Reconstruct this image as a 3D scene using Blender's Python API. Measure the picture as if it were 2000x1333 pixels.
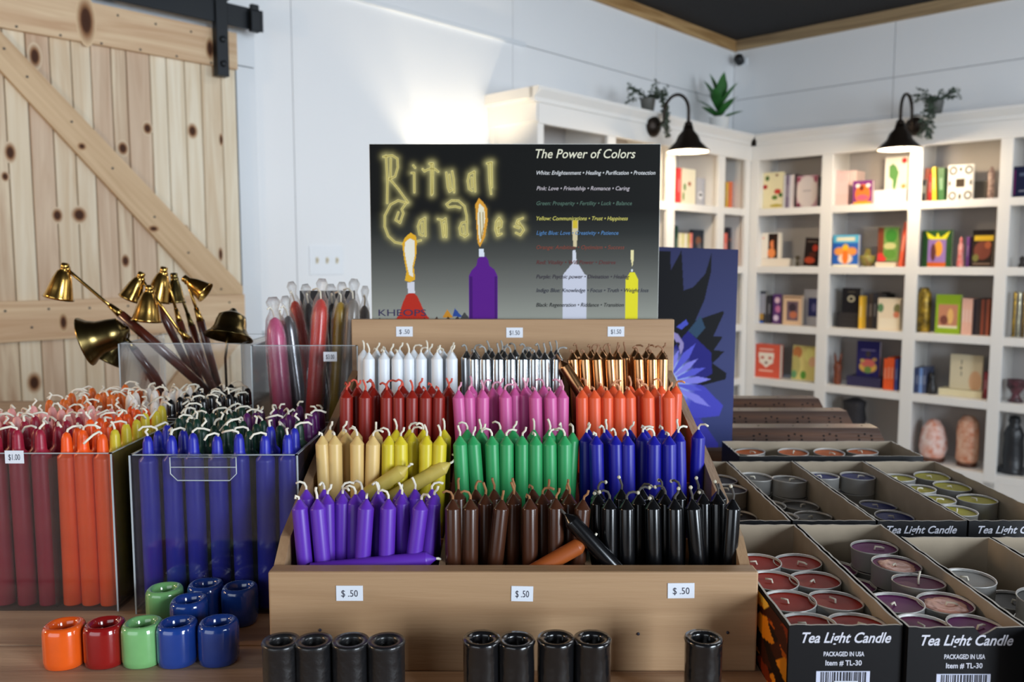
import bpy, bmesh, math, random
import numpy as np
from mathutils import Vector, Matrix, Quaternion
random.seed(7)
SC = bpy.context.scene
COL = SC.collection
for o in list(bpy.data.objects): bpy.data.objects.remove(o)
pi = math.pi
H = 1.215                                   # eye height above the floor
FPX = 1630.0
TH = math.atan(155 / FPX); cT, sT = math.cos(TH), math.sin(TH)

# ------------------------------------------------------------------ camera
cam_d = bpy.data.cameras.new('camera'); cam = bpy.data.objects.new('camera', cam_d); COL.objects.link(cam)
cam.location = (0, 0, H); cam.rotation_euler = (pi / 2 - TH, 0, 0)
cam_d.sensor_width = 36; cam_d.lens = FPX / 2000 * 36; cam_d.clip_start = 0.02
cam_d.dof.use_dof = True; cam_d.dof.focus_distance = 0.70; cam_d.dof.aperture_fstop = 9.0
SC.camera = cam
SC.view_settings.view_transform = 'Standard'; SC.view_settings.look = 'None'
SC.view_settings.gamma = 1; SC.view_settings.use_curve_mapping = False
SC.view_settings.exposure = 0.0

# ------------------------------------------------------------------ frames
def ray(px, py):
    u = (px - 1000) / FPX; v = (py - 666.5) / FPX
    return Vector((u, cT - v * sT, -(sT + v * cT)))
UP = Vector((0, 0, H))
def PY(px, py, Y):
    r = ray(px, py); return r * (Y / r.y) + UP
def PZ(px, py, z):
    r = ray(px, py); return r * ((z - H) / r.z) + UP
CN = PY(1435, 92, 5.6); CN.z = 0            # room corner on the floor
P2 = math.atan(1560 / FPX / 1.0045)
AV = Vector((-math.sin(P2), -math.cos(P2), 0)); BV = Vector((math.cos(P2), -math.sin(P2), 0))
ANG = math.atan2(AV.y, AV.x)
def RW(a, b, z): return CN + AV * a + BV * b + Vector((0, 0, z))
def onA(px, py, off=0.0):
    r = ray(px, py); t = (CN.dot(BV) + off) / r.dot(BV); P = r * t + UP; return ((P - CN).dot(AV), P.z)
def onB(px, py, off=0.0):
    r = ray(px, py); t = (CN.dot(AV) + off) / r.dot(AV); P = r * t + UP; return ((P - CN).dot(BV), P.z)
CEIL = H + 1.43
TZ = H - 0.312                              # table top height

# ------------------------------------------------------------------ world and lights
w = bpy.data.worlds.new('world'); SC.world = w; w.use_nodes = True
w.node_tree.nodes['Background'].inputs[0].default_value = (0.75, 0.85, 1.0, 1)
w.node_tree.nodes['Background'].inputs[1].default_value = 0.25
def light(name, typ, loc, energy, color, size=None, target=None, sizey=None, radius=None, spread=None):
    d = bpy.data.lights.new(name, typ); d.energy = energy; d.color = color
    if size: d.size = size
    if sizey: d.shape = 'RECTANGLE'; d.size_y = sizey
    if radius is not None: d.shadow_soft_size = radius
    if spread: d.spread = spread
    o = bpy.data.objects.new(name, d); COL.objects.link(o); o.location = loc
    if target is not None:
        o.rotation_euler = (Vector(target) - Vector(loc)).to_track_quat('-Z', 'Y').to_euler()
    return o
WINB = 5.9                                  # wall with the shop windows, behind and right of the camera
WINA = 7.4
light('window_daylight', 'AREA', RW(4.75, WINB - .12, 1.55), 140, (0.80, 0.90, 1.0), 1.1, RW(4.6, 0, 1.45), 1.5)
light('window_daylight', 'AREA', RW(1.9, WINB - .12, 1.55), 70, (0.84, 0.92, 1.0), 1.6, RW(1.9, 0, 1.5), 1.5)
light('window_daylight', 'AREA', RW(WINA - .12, 3.0, 1.55), 22, (0.86, 0.93, 1.0), 2.2, RW(0, 3.0, 1.4), 1.5)
light('ceiling_fill', 'AREA', RW(2.3, 2.1, CEIL - .02), 20, (0.96, 0.97, 1.0), 1.4, RW(2.3, 2.1, 0), 1.4)  # added fill to brighten walls and bookcases, no fitting on the ceiling
light('lamp_glow', 'POINT', (-1.7, 0.5, 1.5), 26, (1.0, 0.66, 0.36), radius=0.07)

# ------------------------------------------------------------------ materials
def L(c):
    out = []
    for v in c[:3]:
        v = v / 255.0
        out.append(v / 12.92 if v <= 0.04045 else ((v + 0.055) / 1.055) ** 2.4)
    return (*out, 1.0)
MATS = {}
def mat(name, color=(200, 200, 200), rough=0.5, metal=0.0, coat=0.0, spec=0.5, bump=0.0, bscale=60, var=0.0, vscale=8, stretch=(1, 1, 1), emit=None, es=1.0, sss=0.0, c2=None):
    if name in MATS: return MATS[name]
    m = bpy.data.materials.new(name); m.use_nodes = True; nt = m.node_tree; b = nt.nodes['Principled BSDF']
    c = L(color)
    b.inputs['Base Color'].default_value = c; b.inputs['Roughness'].default_value = rough
    b.inputs['Metallic'].default_value = metal; b.inputs['Coat Weight'].default_value = coat
    b.inputs['Coat Roughness'].default_value = 0.12
    b.inputs['Specular IOR Level'].default_value = spec
    if sss: b.inputs['Subsurface Weight'].default_value = sss; b.inputs['Subsurface Scale'].default_value = 0.004; b.inputs['Subsurface Radius'].default_value = (1, .6, .4)
    if emit: b.inputs['Emission Color'].default_value = L(emit); b.inputs['Emission Strength'].default_value = es
    if bump or var or c2:
        tc = nt.nodes.new('ShaderNodeTexCoord'); mp = nt.nodes.new('ShaderNodeMapping'); mp.inputs['Scale'].default_value = stretch
        nt.links.new(tc.outputs['Object'], mp.inputs[0])
    if bump:
        n = nt.nodes.new('ShaderNodeTexNoise'); n.inputs['Scale'].default_value = bscale; nt.links.new(mp.outputs[0], n.inputs[0])
        bp = nt.nodes.new('ShaderNodeBump'); bp.inputs['Strength'].default_value = bump; bp.inputs['Distance'].default_value = 0.002
        nt.links.new(n.outputs['Fac'], bp.inputs['Height']); nt.links.new(bp.outputs[0], b.inputs['Normal'])
    if var or c2:
        n = nt.nodes.new('ShaderNodeTexNoise'); n.inputs['Scale'].default_value = vscale; n.inputs['Detail'].default_value = 6
        nt.links.new(mp.outputs[0], n.inputs[0])
        r = nt.nodes.new('ShaderNodeValToRGB'); r.color_ramp.elements[0].position = .3; r.color_ramp.elements[1].position = .7
        r.color_ramp.elements[0].color = L(c2) if c2 else tuple(x * (1 - var) for x in c[:3]) + (1,)
        r.color_ramp.elements[1].color = c if c2 else tuple(min(1, x * (1 + var)) for x in c[:3]) + (1,)
        nt.links.new(n.outputs['Fac'], r.inputs[0]); nt.links.new(r.outputs[0], b.inputs['Base Color'])
    MATS[name] = m; return m
def wood(name, c1, c2, axis='x', rough=0.55, scale=1.0, coat=0.0):
    if name in MATS: return MATS[name]
    m = mat(name, c1, rough, coat=coat); nt = m.node_tree; b = nt.nodes['Principled BSDF']
    tc = nt.nodes.new('ShaderNodeTexCoord'); mp = nt.nodes.new('ShaderNodeMapping')
    s = [14 * scale] * 3; s['xyz'.index(axis)] = 0.8 * scale; mp.inputs['Scale'].default_value = s
    n1 = nt.nodes.new('ShaderNodeTexNoise'); n1.inputs['Scale'].default_value = 2.2; n1.inputs['Detail'].default_value = 8; n1.inputs['Distortion'].default_value = 1.2
    r = nt.nodes.new('ShaderNodeValToRGB'); r.color_ramp.elements[0].position = .32; r.color_ramp.elements[1].position = .68
    r.color_ramp.elements[0].color = L(c2); r.color_ramp.elements[1].color = L(c1)
    n2 = nt.nodes.new('ShaderNodeTexNoise'); n2.inputs['Scale'].default_value = 30
    bp = nt.nodes.new('ShaderNodeBump'); bp.inputs['Strength'].default_value = .15; bp.inputs['Distance'].default_value = .002
    nt.links.new(tc.outputs['Object'], mp.inputs[0]); nt.links.new(mp.outputs[0], n1.inputs[0]); nt.links.new(mp.outputs[0], n2.inputs[0])
    nt.links.new(n1.outputs['Fac'], r.inputs[0]); nt.links.new(r.outputs[0], b.inputs['Base Color'])
    nt.links.new(n2.outputs['Fac'], bp.inputs['Height']); nt.links.new(bp.outputs[0], b.inputs['Normal'])
    return m
def clear(name, tint=(1, 1, 1), gloss=1.0, bump=0.0, veil=0.0):
    if name in MATS: return MATS[name]
    m = bpy.data.materials.new(name); m.use_nodes = True; nt = m.node_tree; nt.nodes.clear()
    out = nt.nodes.new('ShaderNodeOutputMaterial'); tr = nt.nodes.new('ShaderNodeBsdfTransparent'); tr.inputs[0].default_value = (*tint, 1)
    gl = nt.nodes.new('ShaderNodeBsdfGlossy'); gl.inputs['Roughness'].default_value = 0.06; gl.inputs[0].default_value = (1, 1, 1, 1)
    fr = nt.nodes.new('ShaderNodeFresnel'); fr.inputs[0].default_value = 1.45
    mu = nt.nodes.new('ShaderNodeMath'); mu.operation = 'MULTIPLY'; mu.inputs[1].default_value = gloss; mu.use_clamp = True
    mx = nt.nodes.new('ShaderNodeMixShader')
    nt.links.new(fr.outputs[0], mu.inputs[0]); nt.links.new(mu.outputs[0], mx.inputs[0]); nt.links.new(tr.outputs[0], mx.inputs[1]); nt.links.new(gl.outputs[0], mx.inputs[2])
    last = mx
    if veil:
        df = nt.nodes.new('ShaderNodeBsdfDiffuse'); df.inputs[0].default_value = (.8, .85, .9, 1)
        m2 = nt.nodes.new('ShaderNodeMixShader'); m2.inputs[0].default_value = veil
        nt.links.new(mx.outputs[0], m2.inputs[1]); nt.links.new(df.outputs[0], m2.inputs[2]); last = m2
    if bump:
        n = nt.nodes.new('ShaderNodeTexNoise'); n.inputs['Scale'].default_value = 90; bp = nt.nodes.new('ShaderNodeBump'); bp.inputs['Strength'].default_value = bump; bp.inputs['Distance'].default_value = .004
        nt.links.new(n.outputs['Fac'], bp.inputs['Height'])
        nt.links.new(bp.outputs[0], gl.inputs['Normal']); nt.links.new(bp.outputs[0], fr.inputs['Normal'])
    nt.links.new(last.outputs[0], out.inputs[0]); MATS[name] = m; return m
def printmat(rough=0.55, key='print'):
    n = key
    if n in MATS: return MATS[n]
    m = mat(n, (255, 255, 255), rough, spec=.15); nt = m.node_tree
    a = nt.nodes.new('ShaderNodeAttribute'); a.attribute_name = 'ink'
    nt.links.new(a.outputs['Color'], nt.nodes['Principled BSDF'].inputs['Base Color']); return m

WALLW = mat('white_wall_paint', (236, 238, 240), 0.6, bump=.15, bscale=40)
WHITE = mat('white_painted_wood', (226, 224, 220), 0.45)
TRIMW = mat('white_trim_paint', (222, 227, 232), 0.45)
BLACKMETAL = mat('black_iron', (34, 38, 42), 0.45, 0.6)
DARKBRONZE = mat('dark_bronze', (44, 36, 30), 0.4, 0.7)
CARD = mat('grey_cardboard', (160, 146, 126), 0.85, var=.12, vscale=30)
ALU = mat('aluminium_foil_cup', (196, 194, 190), 0.45, 0.55)
WICK = mat('cotton_wick', (226, 218, 200), 0.9)
ACRYL = clear('clear_acrylic', (.98, .982, .985), .8, veil=.006)
EDGE = mat('acrylic_edge', (170, 178, 182), 0.25)
STICK = mat('white_sticker', (222, 226, 234), 0.6)
INK = mat('dark_ink', (50, 50, 66), 0.6)

# ------------------------------------------------------------------ mesh helpers
class MB:
    def __init__(s): s.v = []; s.f = []; s.m = []; s.mi = 0; s.sm = []; s.smooth = False
    def add(s, vs, fs):
        b = len(s.v); s.v += [tuple(x) for x in vs]
        for f in fs: s.f.append(tuple(i + b for i in f)); s.m.append(s.mi); s.sm.append(s.smooth)
        return s
    def box(s, x0, y0, z0, x1, y1, z1, c=0.0):
        if c <= 0:
            vs = [(x, y, z) for z in (z0, z1) for x, y in ((x0, y0), (x1, y0), (x1, y1), (x0, y1))]
            return s.add(vs, [(3, 2, 1, 0), (4, 5, 6, 7), (0, 1, 5, 4), (1, 2, 6, 5), (2, 3, 7, 6), (3, 0, 4, 7)])
        bm = bmesh.new(); bmesh.ops.create_cube(bm, size=1)
        for v in bm.verts: v.co = Vector(((x0 + x1) / 2 + v.co.x * (x1 - x0), (y0 + y1) / 2 + v.co.y * (y1 - y0), (z0 + z1) / 2 + v.co.z * (z1 - z0)))
        bmesh.ops.bevel(bm, geom=bm.edges[:] , offset=c, segments=2, affect='EDGES', profile=.5)
        bm.verts.index_update(); s.add([v.co for v in bm.verts], [tuple(v.index for v in f.verts) for f in bm.faces]); bm.free(); return s
    def prism(s, pts, d0, d1, axis='y'):
        n = len(pts)
        def P(p, d): return {'y': (p[0], d, p[1]), 'x': (d, p[0], p[1]), 'z': (p[0], p[1], d)}[axis]
        vs = [P(p, d0) for p in pts] + [P(p, d1) for p in pts]
        fs = [tuple(range(n)), tuple(range(2 * n - 1, n - 1, -1))] + [(i, i + n, (i + 1) % n + n, (i + 1) % n) for i in range(n)]
        return s.add(vs, fs)
    def lathe(s, prof, n=20, M=None, sup=None, jit=0, closed=False, seed=1):
        s.smooth = True; rnd = random.Random(seed); vs = []; fs = []
        for r, z in prof:
            for k in range(n):
                t = 2 * pi * k / n; c_, s_ = math.cos(t), math.sin(t)
                if sup: q = (abs(c_) ** sup + abs(s_) ** sup) ** (-1 / sup)
                else: q = 1
                q *= 1 + (rnd.random() - .5) * jit
                vs.append(Vector((r * q * c_, r * q * s_, z)))
        m = len(prof)
        for i in range(m - 1 if not closed else m):
            j = (i + 1) % m
            for k in range(n): fs.append((i * n + k, i * n + (k + 1) % n, j * n + (k + 1) % n, j * n + k))
        if not closed:
            if prof[0][0] > 1e-6: fs.append(tuple(range(n - 1, -1, -1)))
            if prof[-1][0] > 1e-6: fs.append(tuple((m - 1) * n + k for k in range(n)))
        if M is not None: vs = [M @ v for v in vs]
        s.add(vs, fs); s.smooth = False; return s
    def tube(s, pts, rad, n=8, cap=True):
        s.smooth = True
        pts = [Vector(p) for p in pts]; R_ = rad if isinstance(rad, (list, tuple)) else [rad] * len(pts)
        vs = []; fs = []; T = (pts[1] - pts[0]).normalized(); N = T.orthogonal().normalized()
        for i, p in enumerate(pts):
            T2 = ((pts[i + 1] - p) if i == 0 else (p - pts[i - 1]) if i == len(pts) - 1 else (pts[i + 1] - pts[i - 1])).normalized()
            N = T.rotation_difference(T2) @ N; T = T2; B = T.cross(N)
            for k in range(n):
                a = 2 * pi * k / n; vs.append(p + (N * math.cos(a) + B * math.sin(a)) * R_[i])
        for i in range(len(pts) - 1):
            for k in range(n): fs.append((i * n + k, i * n + (k + 1) % n, (i + 1) * n + (k + 1) % n, (i + 1) * n + k))
        if cap: fs.append(tuple(range(n - 1, -1, -1))); fs.append(tuple((len(pts) - 1) * n + k for k in range(n)))
        s.add(vs, fs); s.smooth = False; return s
    def mesh(s, name, mats):
        me = bpy.data.meshes.new(name); me.from_pydata(s.v, [], s.f)
        for m in (mats if isinstance(mats, (list, tuple)) else [mats]): me.materials.append(m)
        me.polygons.foreach_set('material_index', s.m); me.polygons.foreach_set('use_smooth', s.sm); me.update(); return me
def obj(name, data, parent=None, loc=None, rot=None):
    o = bpy.data.objects.new(name, data); COL.objects.link(o)
    if parent: o.parent = parent
    if loc is not None: o.location = loc
    if rot is not None: o.rotation_euler = rot
    return o
def tag(o, label=None, cat=None, group=None, kind=None):
    if label: o['label'] = label
    if cat: o['category'] = cat
    if group: o['group'] = group
    if kind: o['kind'] = kind
    return o
def thing(name, label, cat, loc=(0, 0, 0), rz=0.0, group=None):
    o = obj(name, None, None, loc, (0, 0, rz)); o.empty_display_size = .05; return tag(o, label, cat, group)
def part(name, mb, mats, parent, loc=None, rot=None, label=None):
    o = obj(name, mb.mesh(name, mats) if isinstance(mb, MB) else mb, parent, loc, rot)
    if label: o['label'] = label
    return o
def box(*a, c=0.0): return MB().box(*a, c=c)
def copy_tree(src, parent=None):
    c = src.copy(); COL.objects.link(c)
    if parent: c.parent = parent
    for ch in KIDS.get(src.name, []): copy_tree(ch, c)
    return c
KIDS = {}
ORD = 'first second third fourth fifth sixth seventh eighth ninth tenth eleventh twelfth thirteenth fourteenth fifteenth sixteenth seventeenth eighteenth nineteenth twentieth'.split()

# flat print: a dense grid whose vertices carry ink colours (x right, z up, faces -y)
def s2l(c): return np.array(L(c)[:3])
def inpoly(X, Y, pts):
    ins = np.zeros(X.shape, bool); n = len(pts)
    for i in range(n):
        x0, y0 = pts[i]; x1, y1 = pts[(i + 1) % n]
        if y0 == y1: continue
        c = ((y0 > Y) != (y1 > Y)) & (X < (x1 - x0) * (Y - y0) / (y1 - y0) + x0); ins ^= c
    return ins
def dseg(X, Y, pts):
    d = np.full(X.shape, 1e9)
    for (x0, y0), (x1, y1) in zip(pts[:-1], pts[1:]):
        dx, dy = x1 - x0, y1 - y0; q = dx * dx + dy * dy + 1e-12
        t = np.clip(((X - x0) * dx + (Y - y0) * dy) / q, 0, 1)
        d = np.minimum(d, np.hypot(X - x0 - t * dx, Y - y0 - t * dy))
    return d
def paint(name, W, Hh, nx, ny, shapes, S=(1, 1)):
    """shapes use coordinates x 0..S[0] left to right, y 0..S[1] TOP to BOTTOM"""
    X, Y = np.meshgrid(np.linspace(0, S[0], nx), np.linspace(0, S[1], ny)); C = np.zeros(X.shape + (3,)); px = S[1] / ny
    def mix(mask, col): C[:] = C * (1 - mask[..., None]) + s2l(col) * mask[..., None]
    for s in shapes:
        k = s[0]
        if k == 'bg': C[:] = s2l(s[1])
        elif k == 'grad':
            ys = [q[0] for q in s[1]]; cs = np.array([s2l(q[1]) for q in s[1]])
            for i in range(3): C[..., i] = np.interp(Y, ys, cs[:, i])
        elif k == 'p': mix(inpoly(X, Y, s[1]).astype(float), s[2])
        elif k == 'r': mix(((X >= s[1]) & (X <= s[3]) & (Y >= s[2]) & (Y <= s[4])).astype(float), s[5])
        elif k == 'e': mix(np.clip((1 - np.hypot((X - s[1]) / s[3], (Y - s[2]) / s[4])) * 6 + .5, 0, 1), s[5])
        elif k == 'l': mix(np.clip((s[2] - dseg(X, Y, s[1])) / px + .5, 0, 1), s[3])
        elif k == 'glow':
            d = dseg(X, Y, s[1]); mix(.62 * np.exp(-(d / s[2]) ** 1.5), s[3])
        elif k == 'rad':
            mix(np.clip(1 - np.hypot((X - s[1]) / s[3], (Y - s[2]) / s[4]), 0, 1) ** s[6], s[5])
    me = bpy.data.meshes.new(name)
    V = np.stack([(X / S[0] - .5) * W, np.zeros_like(X), (1 - Y / S[1]) * Hh], -1).reshape(-1, 3)
    i = np.arange(nx * ny).reshape(ny, nx); F = np.stack([i[1:, :-1], i[1:, 1:], i[:-1, 1:], i[:-1, :-1]], -1).reshape(-1, 4)
    me.vertices.add(len(V)); me.vertices.foreach_set('co', V.ravel().astype(np.float32))
    me.loops.add(F.size); me.loops.foreach_set('vertex_index', F.ravel().astype(np.int32))
    me.polygons.add(len(F)); me.polygons.foreach_set('loop_start', np.arange(0, F.size, 4, dtype=np.int32)); me.polygons.foreach_set('loop_total', np.full(len(F), 4, np.int32))
    me.update(calc_edges=True)
    at = me.color_attributes.new('ink', 'FLOAT_COLOR', 'POINT')
    at.data.foreach_set('color', np.concatenate([C.reshape(-1, 3), np.ones((nx * ny, 1))], 1).ravel().astype(np.float32))
    me.materials.append(printmat()); return me
def text_mesh(s, size, shear=0.0, bold=0.0, width=None, align='LEFT', space=1.0):
    c = bpy.data.curves.new('lettering', 'FONT'); c.body = s; c.size = size; c.shear = shear; c.offset = bold; c.space_character = space
    c.align_x = align; c.resolution_u = 3
    o = bpy.data.objects.new('lettering', c); COL.objects.link(o)
    bpy.context.view_layer.update()
    me = bpy.data.meshes.new_from_object(o.evaluated_get(bpy.context.evaluated_depsgraph_get()))
    bpy.data.objects.remove(o)
    me.materials.clear()
    if width:
        xs = [v.co.x for v in me.vertices]; w0 = max(xs) - min(xs); k = width / w0; x0 = min(xs)
        for v in me.vertices: v.co.x = (v.co.x - (x0 if align == 'LEFT' else 0)) * k
    return me
def lettering(parent, s, x, y, z, size, m, rot=(pi / 2, 0, 0), name='lettering', **k):
    me = text_mesh(s, size, **k); me.materials.append(m)
    return obj(name, me, parent, (x, y, z), rot)

# ================================================================== ROOM (local frame: x = a, y = b)
RO = dict(loc=(CN.x, CN.y, 0), rot=(0, 0, ANG))
def struct(name, mb, m):
    o = obj(name, mb.mesh(name, m), None, **RO); return tag(o, kind='structure')
def rp(name, mb, m, parent): return part(name, mb, m, parent)
fl = struct('floor', box(-.1, -.1, -.06, WINA, WINB, 0), mat('grey_floor', (128, 122, 114), .5, var=.15, vscale=3))
struct('ceiling', box(-.1, -.1, CEIL, WINA, WINB, CEIL + .06), mat('black_ceiling', (30, 29, 31), .9, var=.2, vscale=60, bump=.3))
wl = struct('wall_left', box(0, -.1, 0, WINA, -.012, CEIL), mat('wall_backing', (150, 152, 155), .8))
xs = [0, .9, 2.1, 3.3, 4.5, 5.7, 7.4]
for i in range(6):
    for z0, z1 in ((0, H + 1.036), (H + 1.04, CEIL)):
        rp('wall_panel', box(xs[i] + .0015, -.012, z0, xs[i + 1] - .0015, 0, z1), WALLW, wl)
wr = struct('wall_right', box(-.1, -.1, 0, -.012, WINB, CEIL), MATS['wall_backing'])
ys = [0, 1.012, 2.23, 3.45, 4.67, 5.9]
for i in range(5):
    for z0, z1 in ((0, H + 1.05), (H + 1.054, CEIL)):
        rp('wall_panel', box(-.012, ys[i] + .002, z0, 0, ys[i + 1] - .002, z1), WALLW, wr)
struct('wall_front', MB().box(0, WINB, 0, WINA, WINB + .1, .75).box(0, WINB, 2.35, WINA, WINB + .1, CEIL).box(0, WINB, .75, 1.05, WINB + .1, 2.35).box(2.75, WINB, .75, 3.75, WINB + .1, 2.35).box(6.05, WINB, .75, WINA, WINB + .1, 2.35), mat('far_wall_paint', (74, 72, 72), .8))
struct('wall_back', MB().box(WINA, 0, 0, WINA + .1, WINB, .75).box(WINA, 0, 2.35, WINA + .1, WINB, CEIL).box(WINA, 0, .75, WINA + .1, 1.85, 2.35).box(WINA, 4.15, .75, WINA + .1, WINB, 2.35), MATS['far_wall_paint'])
# timber strips under the ceiling
TW = wood('ceiling_trim_wood', (196, 160, 110), (150, 112, 66), 'x')
TW2 = wood('ceiling_trim_wood_b', (190, 164, 124), (120, 98, 72), 'y', scale=.6)
struct('trim_1', box(.0, 0, CEIL - .068, WINA, .018, CEIL, c=.002), TW)
struct('trim_2', box(0, .018, CEIL - .068, .018, WINB, CEIL, c=.002), TW2)
struct('trim_3', box(2.02, 0, H + 1.03, 4.6, .012, H + 1.05, c=.002), TRIMW)     # bead joint high on the left wall
# white casing beside the barn door and its header
struct('trim_4', MB().box(3.465, 0, 0, 3.54, .022, H + .69, c=.002), TRIMW)
struct('trim_5', MB().box(3.465, 0, H + .693, 4.75, .022, H + .86, c=.002), TRIMW)
struct('door_1', box(3.54, .0005, 0, 4.7, .006, H + .69), mat('painted_doorway_shade', (46, 46, 44), .8))  # flat dark sheet on the wall, the doorway's shade put into its colour
struct('baseboard_left', box(2.4, 0, 0, 3.46, .015, .14, c=.003), TRIMW)
struct('trim_6', box(2.4, 0, H - .285, 3.46, .02, H - .255, c=.003), TRIMW)

# ------------------------------------------------------------------ barn door
bd = thing('barn_door', 'pale knotty pine barn door hanging on a black rail', 'door', RW(4.06, .045, 0), ANG)
def lb(x): return x - 4.06
pl = [3.565, 3.619, 3.691, 3.748, 3.809, 3.863, 3.937, 3.984, 4.044, 4.10, 4.16, 4.224, 4.284, 4.35, 4.41, 4.48, 4.56]
pal = [((226, 214, 190), (205, 182, 150)), ((232, 222, 200), (214, 196, 166)), ((214, 192, 166), (186, 156, 128)), ((222, 206, 178), (176, 142, 112))]
seq = [1, 0, 1, 1, 1, 2, 3, 2, 0, 0, 2, 1, 3, 1, 0, 2]
for i in range(len(pl) - 1):
    c1, c2 = pal[seq[i]]; m = wood('pine_plank_%d' % seq[i], c1, c2, 'z', .6)
    o = part('plank', box(lb(pl[i]) + .0012, 0, .03, lb(pl[i + 1]) - .0012, .018, H + .74, c=.003), m, bd)
    o.data.transform(Matrix.Translation((0, 0, -i * .31))); o.location.z = i * .31      # shift the grain from plank to plank
RAILW = wood('pine_rail', (222, 196, 160), (196, 160, 124), 'x', .6)
part('top_rail', box(lb(3.565), .018, H + .662, lb(4.56), .036, H + .785, c=.002), RAILW, bd)
part('middle_rail', box(lb(3.565), .018, H - .235, lb(4.56), .036, H - .115, c=.002), RAILW, bd)
part('bottom_rail', box(lb(3.565), .018, .03, lb(4.56), .036, .16, c=.002), RAILW, bd)
def brace(p0, p1, wd):
    d = Vector((p1[0] - p0[0], p1[1] - p0[1])).normalized(); n = Vector((-d.y, d.x)) * wd / 2
    return MB().prism([(p0[0] + n.x, p0[1] + n.y), (p0[0] - n.x, p0[1] - n.y), (p1[0] - n.x, p1[1] - n.y), (p1[0] + n.x, p1[1] + n.y)], .0185, .0355)
part('diagonal_brace', MB().prism([(lb(x), H + z) for x, z in ((4.301, .661), (3.572, -.086), (3.572, -.114), (3.70, -.114), (4.405, .661))], .0185, .0355), wood('pine_brace', (212, 184, 146), (190, 158, 120), 'x', .6), bd)
part('diagonal_brace', MB().prism([(lb(x), z) for x, z in ((4.40, .161), (3.70, H - .236), (3.572, H - .236), (3.572, H - .27), (4.30, .161))], .0185, .0355), MATS['pine_brace'], bd)
for br in [o for o in bd.children if o.name.startswith('diagonal_brace')]:      # let the grain follow the slanted boards
    br.data.transform(Matrix.Rotation(.80, 4, 'Y')); br.rotation_euler = (0, -.80, 0)
nm = MB()
for px, py in ((32, 52), (118, 69), (198, 85), (274, 97), (345, 110), (412, 123), (230, 30), (304, 47), (373, 62), (8, 95), (53, 150), (140, 238), (220, 329), (302, 424), (368, 494), (10, 608), (95, 604), (175, 602), (250, 598), (62, 640), (448, 591), (424, 622), (432, 565)):
    x, z = onA(px, py, .081); nm.box(lb(x) - .003, .0355, z - .003, lb(x) + .003, .0372, z + .003)
o = part('nail_head', nm, mat('nail_dark', (40, 36, 34), .5), bd); tag(o, kind='stuff')
KN = printmat(.6, 'knot_grain')
def knot(px, py, r, rz=1.5, off=.0186, pc=(222, 204, 176), yo=.064):
    x, z = onA(px, py, .045 + off); n = 16; vs = [(0, 0, 0)]; cols = [s2l((66, 40, 26))]; fs = []
    for j, (q, c) in enumerate(((.42, (74, 44, 28)), (.6, (150, 110, 78)), (1.0, pc))):
        for k in range(n): t = 2 * pi * k / n; vs.append((r * q * math.cos(t), 0, r * q * rz * math.sin(t))); cols.append(s2l(c))
    for k in range(n):
        fs.append((0, 1 + k, 1 + (k + 1) % n))
        for j in (0, 1): fs.append((1 + j * n + k, 1 + (j + 1) * n + k, 1 + (j + 1) * n + (k + 1) % n, 1 + j * n + (k + 1) % n))
    me = bpy.data.meshes.new('knot'); me.from_pydata(vs, [], [f[::-1] for f in fs]); at = me.color_attributes.new('ink', 'FLOAT_COLOR', 'POINT')
    for i, c in enumerate(cols): at.data[i].color = (*c, 1)
    me.materials.append(KN); obj('knot', me, bd, (lb(x), off, z))
for a in ((68, 110, .02, 2), (288, 251, .018, 1.3), (376, 256, .02, 1.4), (240, 290, .02, 1.3), (155, 420, .026, 1.1), (112, 421, .018, 1.4), (362, 449, .014, 1.3), (245, 510, .016, 1.6), (20, 298, .018, 1.8), (432, 273, .009, 3), (431, 497, .01, 3), (67, 748, .022, 1.6), (10, 345, .012, 1.4)): knot(*a)
knot(168, 40, .03, 2.6, .0363, (222, 196, 160)); knot(300, 447, .02, .6, .0363, (204, 172, 134)); knot(160, 286, .014, .9, .0363, (204, 172, 134)); knot(124, 630, .014, 2.2, .0363, (215, 188, 150)); knot(410, 95, .018, 2.4, .0363, (215, 188, 150))
# hardware
tr = thing('door_rail', 'black flat steel rail that carries the pine barn door', 'rail', RW(4.1, .1, 0), ANG)
part('track', box(-.624, -.004, H + .80, .6, .004, H + .872, c=.001), BLACKMETAL, tr)
part('end_stop', MB().box(-.60, .004, H + .79, -.565, .03, H + .862, c=.004).box(-.6, .004, H + .862, -.57, .022, H + .884, c=.004), BLACKMETAL, tr)
for x in (-.61, .0): part('standoff_bolt', MB().lathe([(.012, 0), (.012, .1)], 10, Matrix.Translation((x, -.004, H + .836)) @ Matrix.Rotation(pi / 2, 4, 'X')), BLACKMETAL, tr)
hg = thing('door_hanger', 'black strap hanger with roller bolted to the barn door top', 'hanger', RW(3.635, .114, 0), ANG)
part('strap', box(-.021, -.032, H + .625, .021, -.0, H + .96, c=.002), BLACKMETAL, hg)
for z in (.665, .745, .93): part('bolt_head', MB().lathe([(.011, 0), (.011, .006), (.007, .009)], 8, Matrix.Translation((0, 0.0, H + z)) @ Matrix.Rotation(-pi / 2, 4, 'X')), BLACKMETAL, hg)
part('roller', MB().lathe([(.04, -.012), (.044, -.008), (.036, 0), (.044, .008), (.04, .012)], 24, Matrix.Translation((0, -.014, H + .912)) @ Matrix.Rotation(pi / 2, 4, 'X')), BLACKMETAL, hg)

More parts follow.
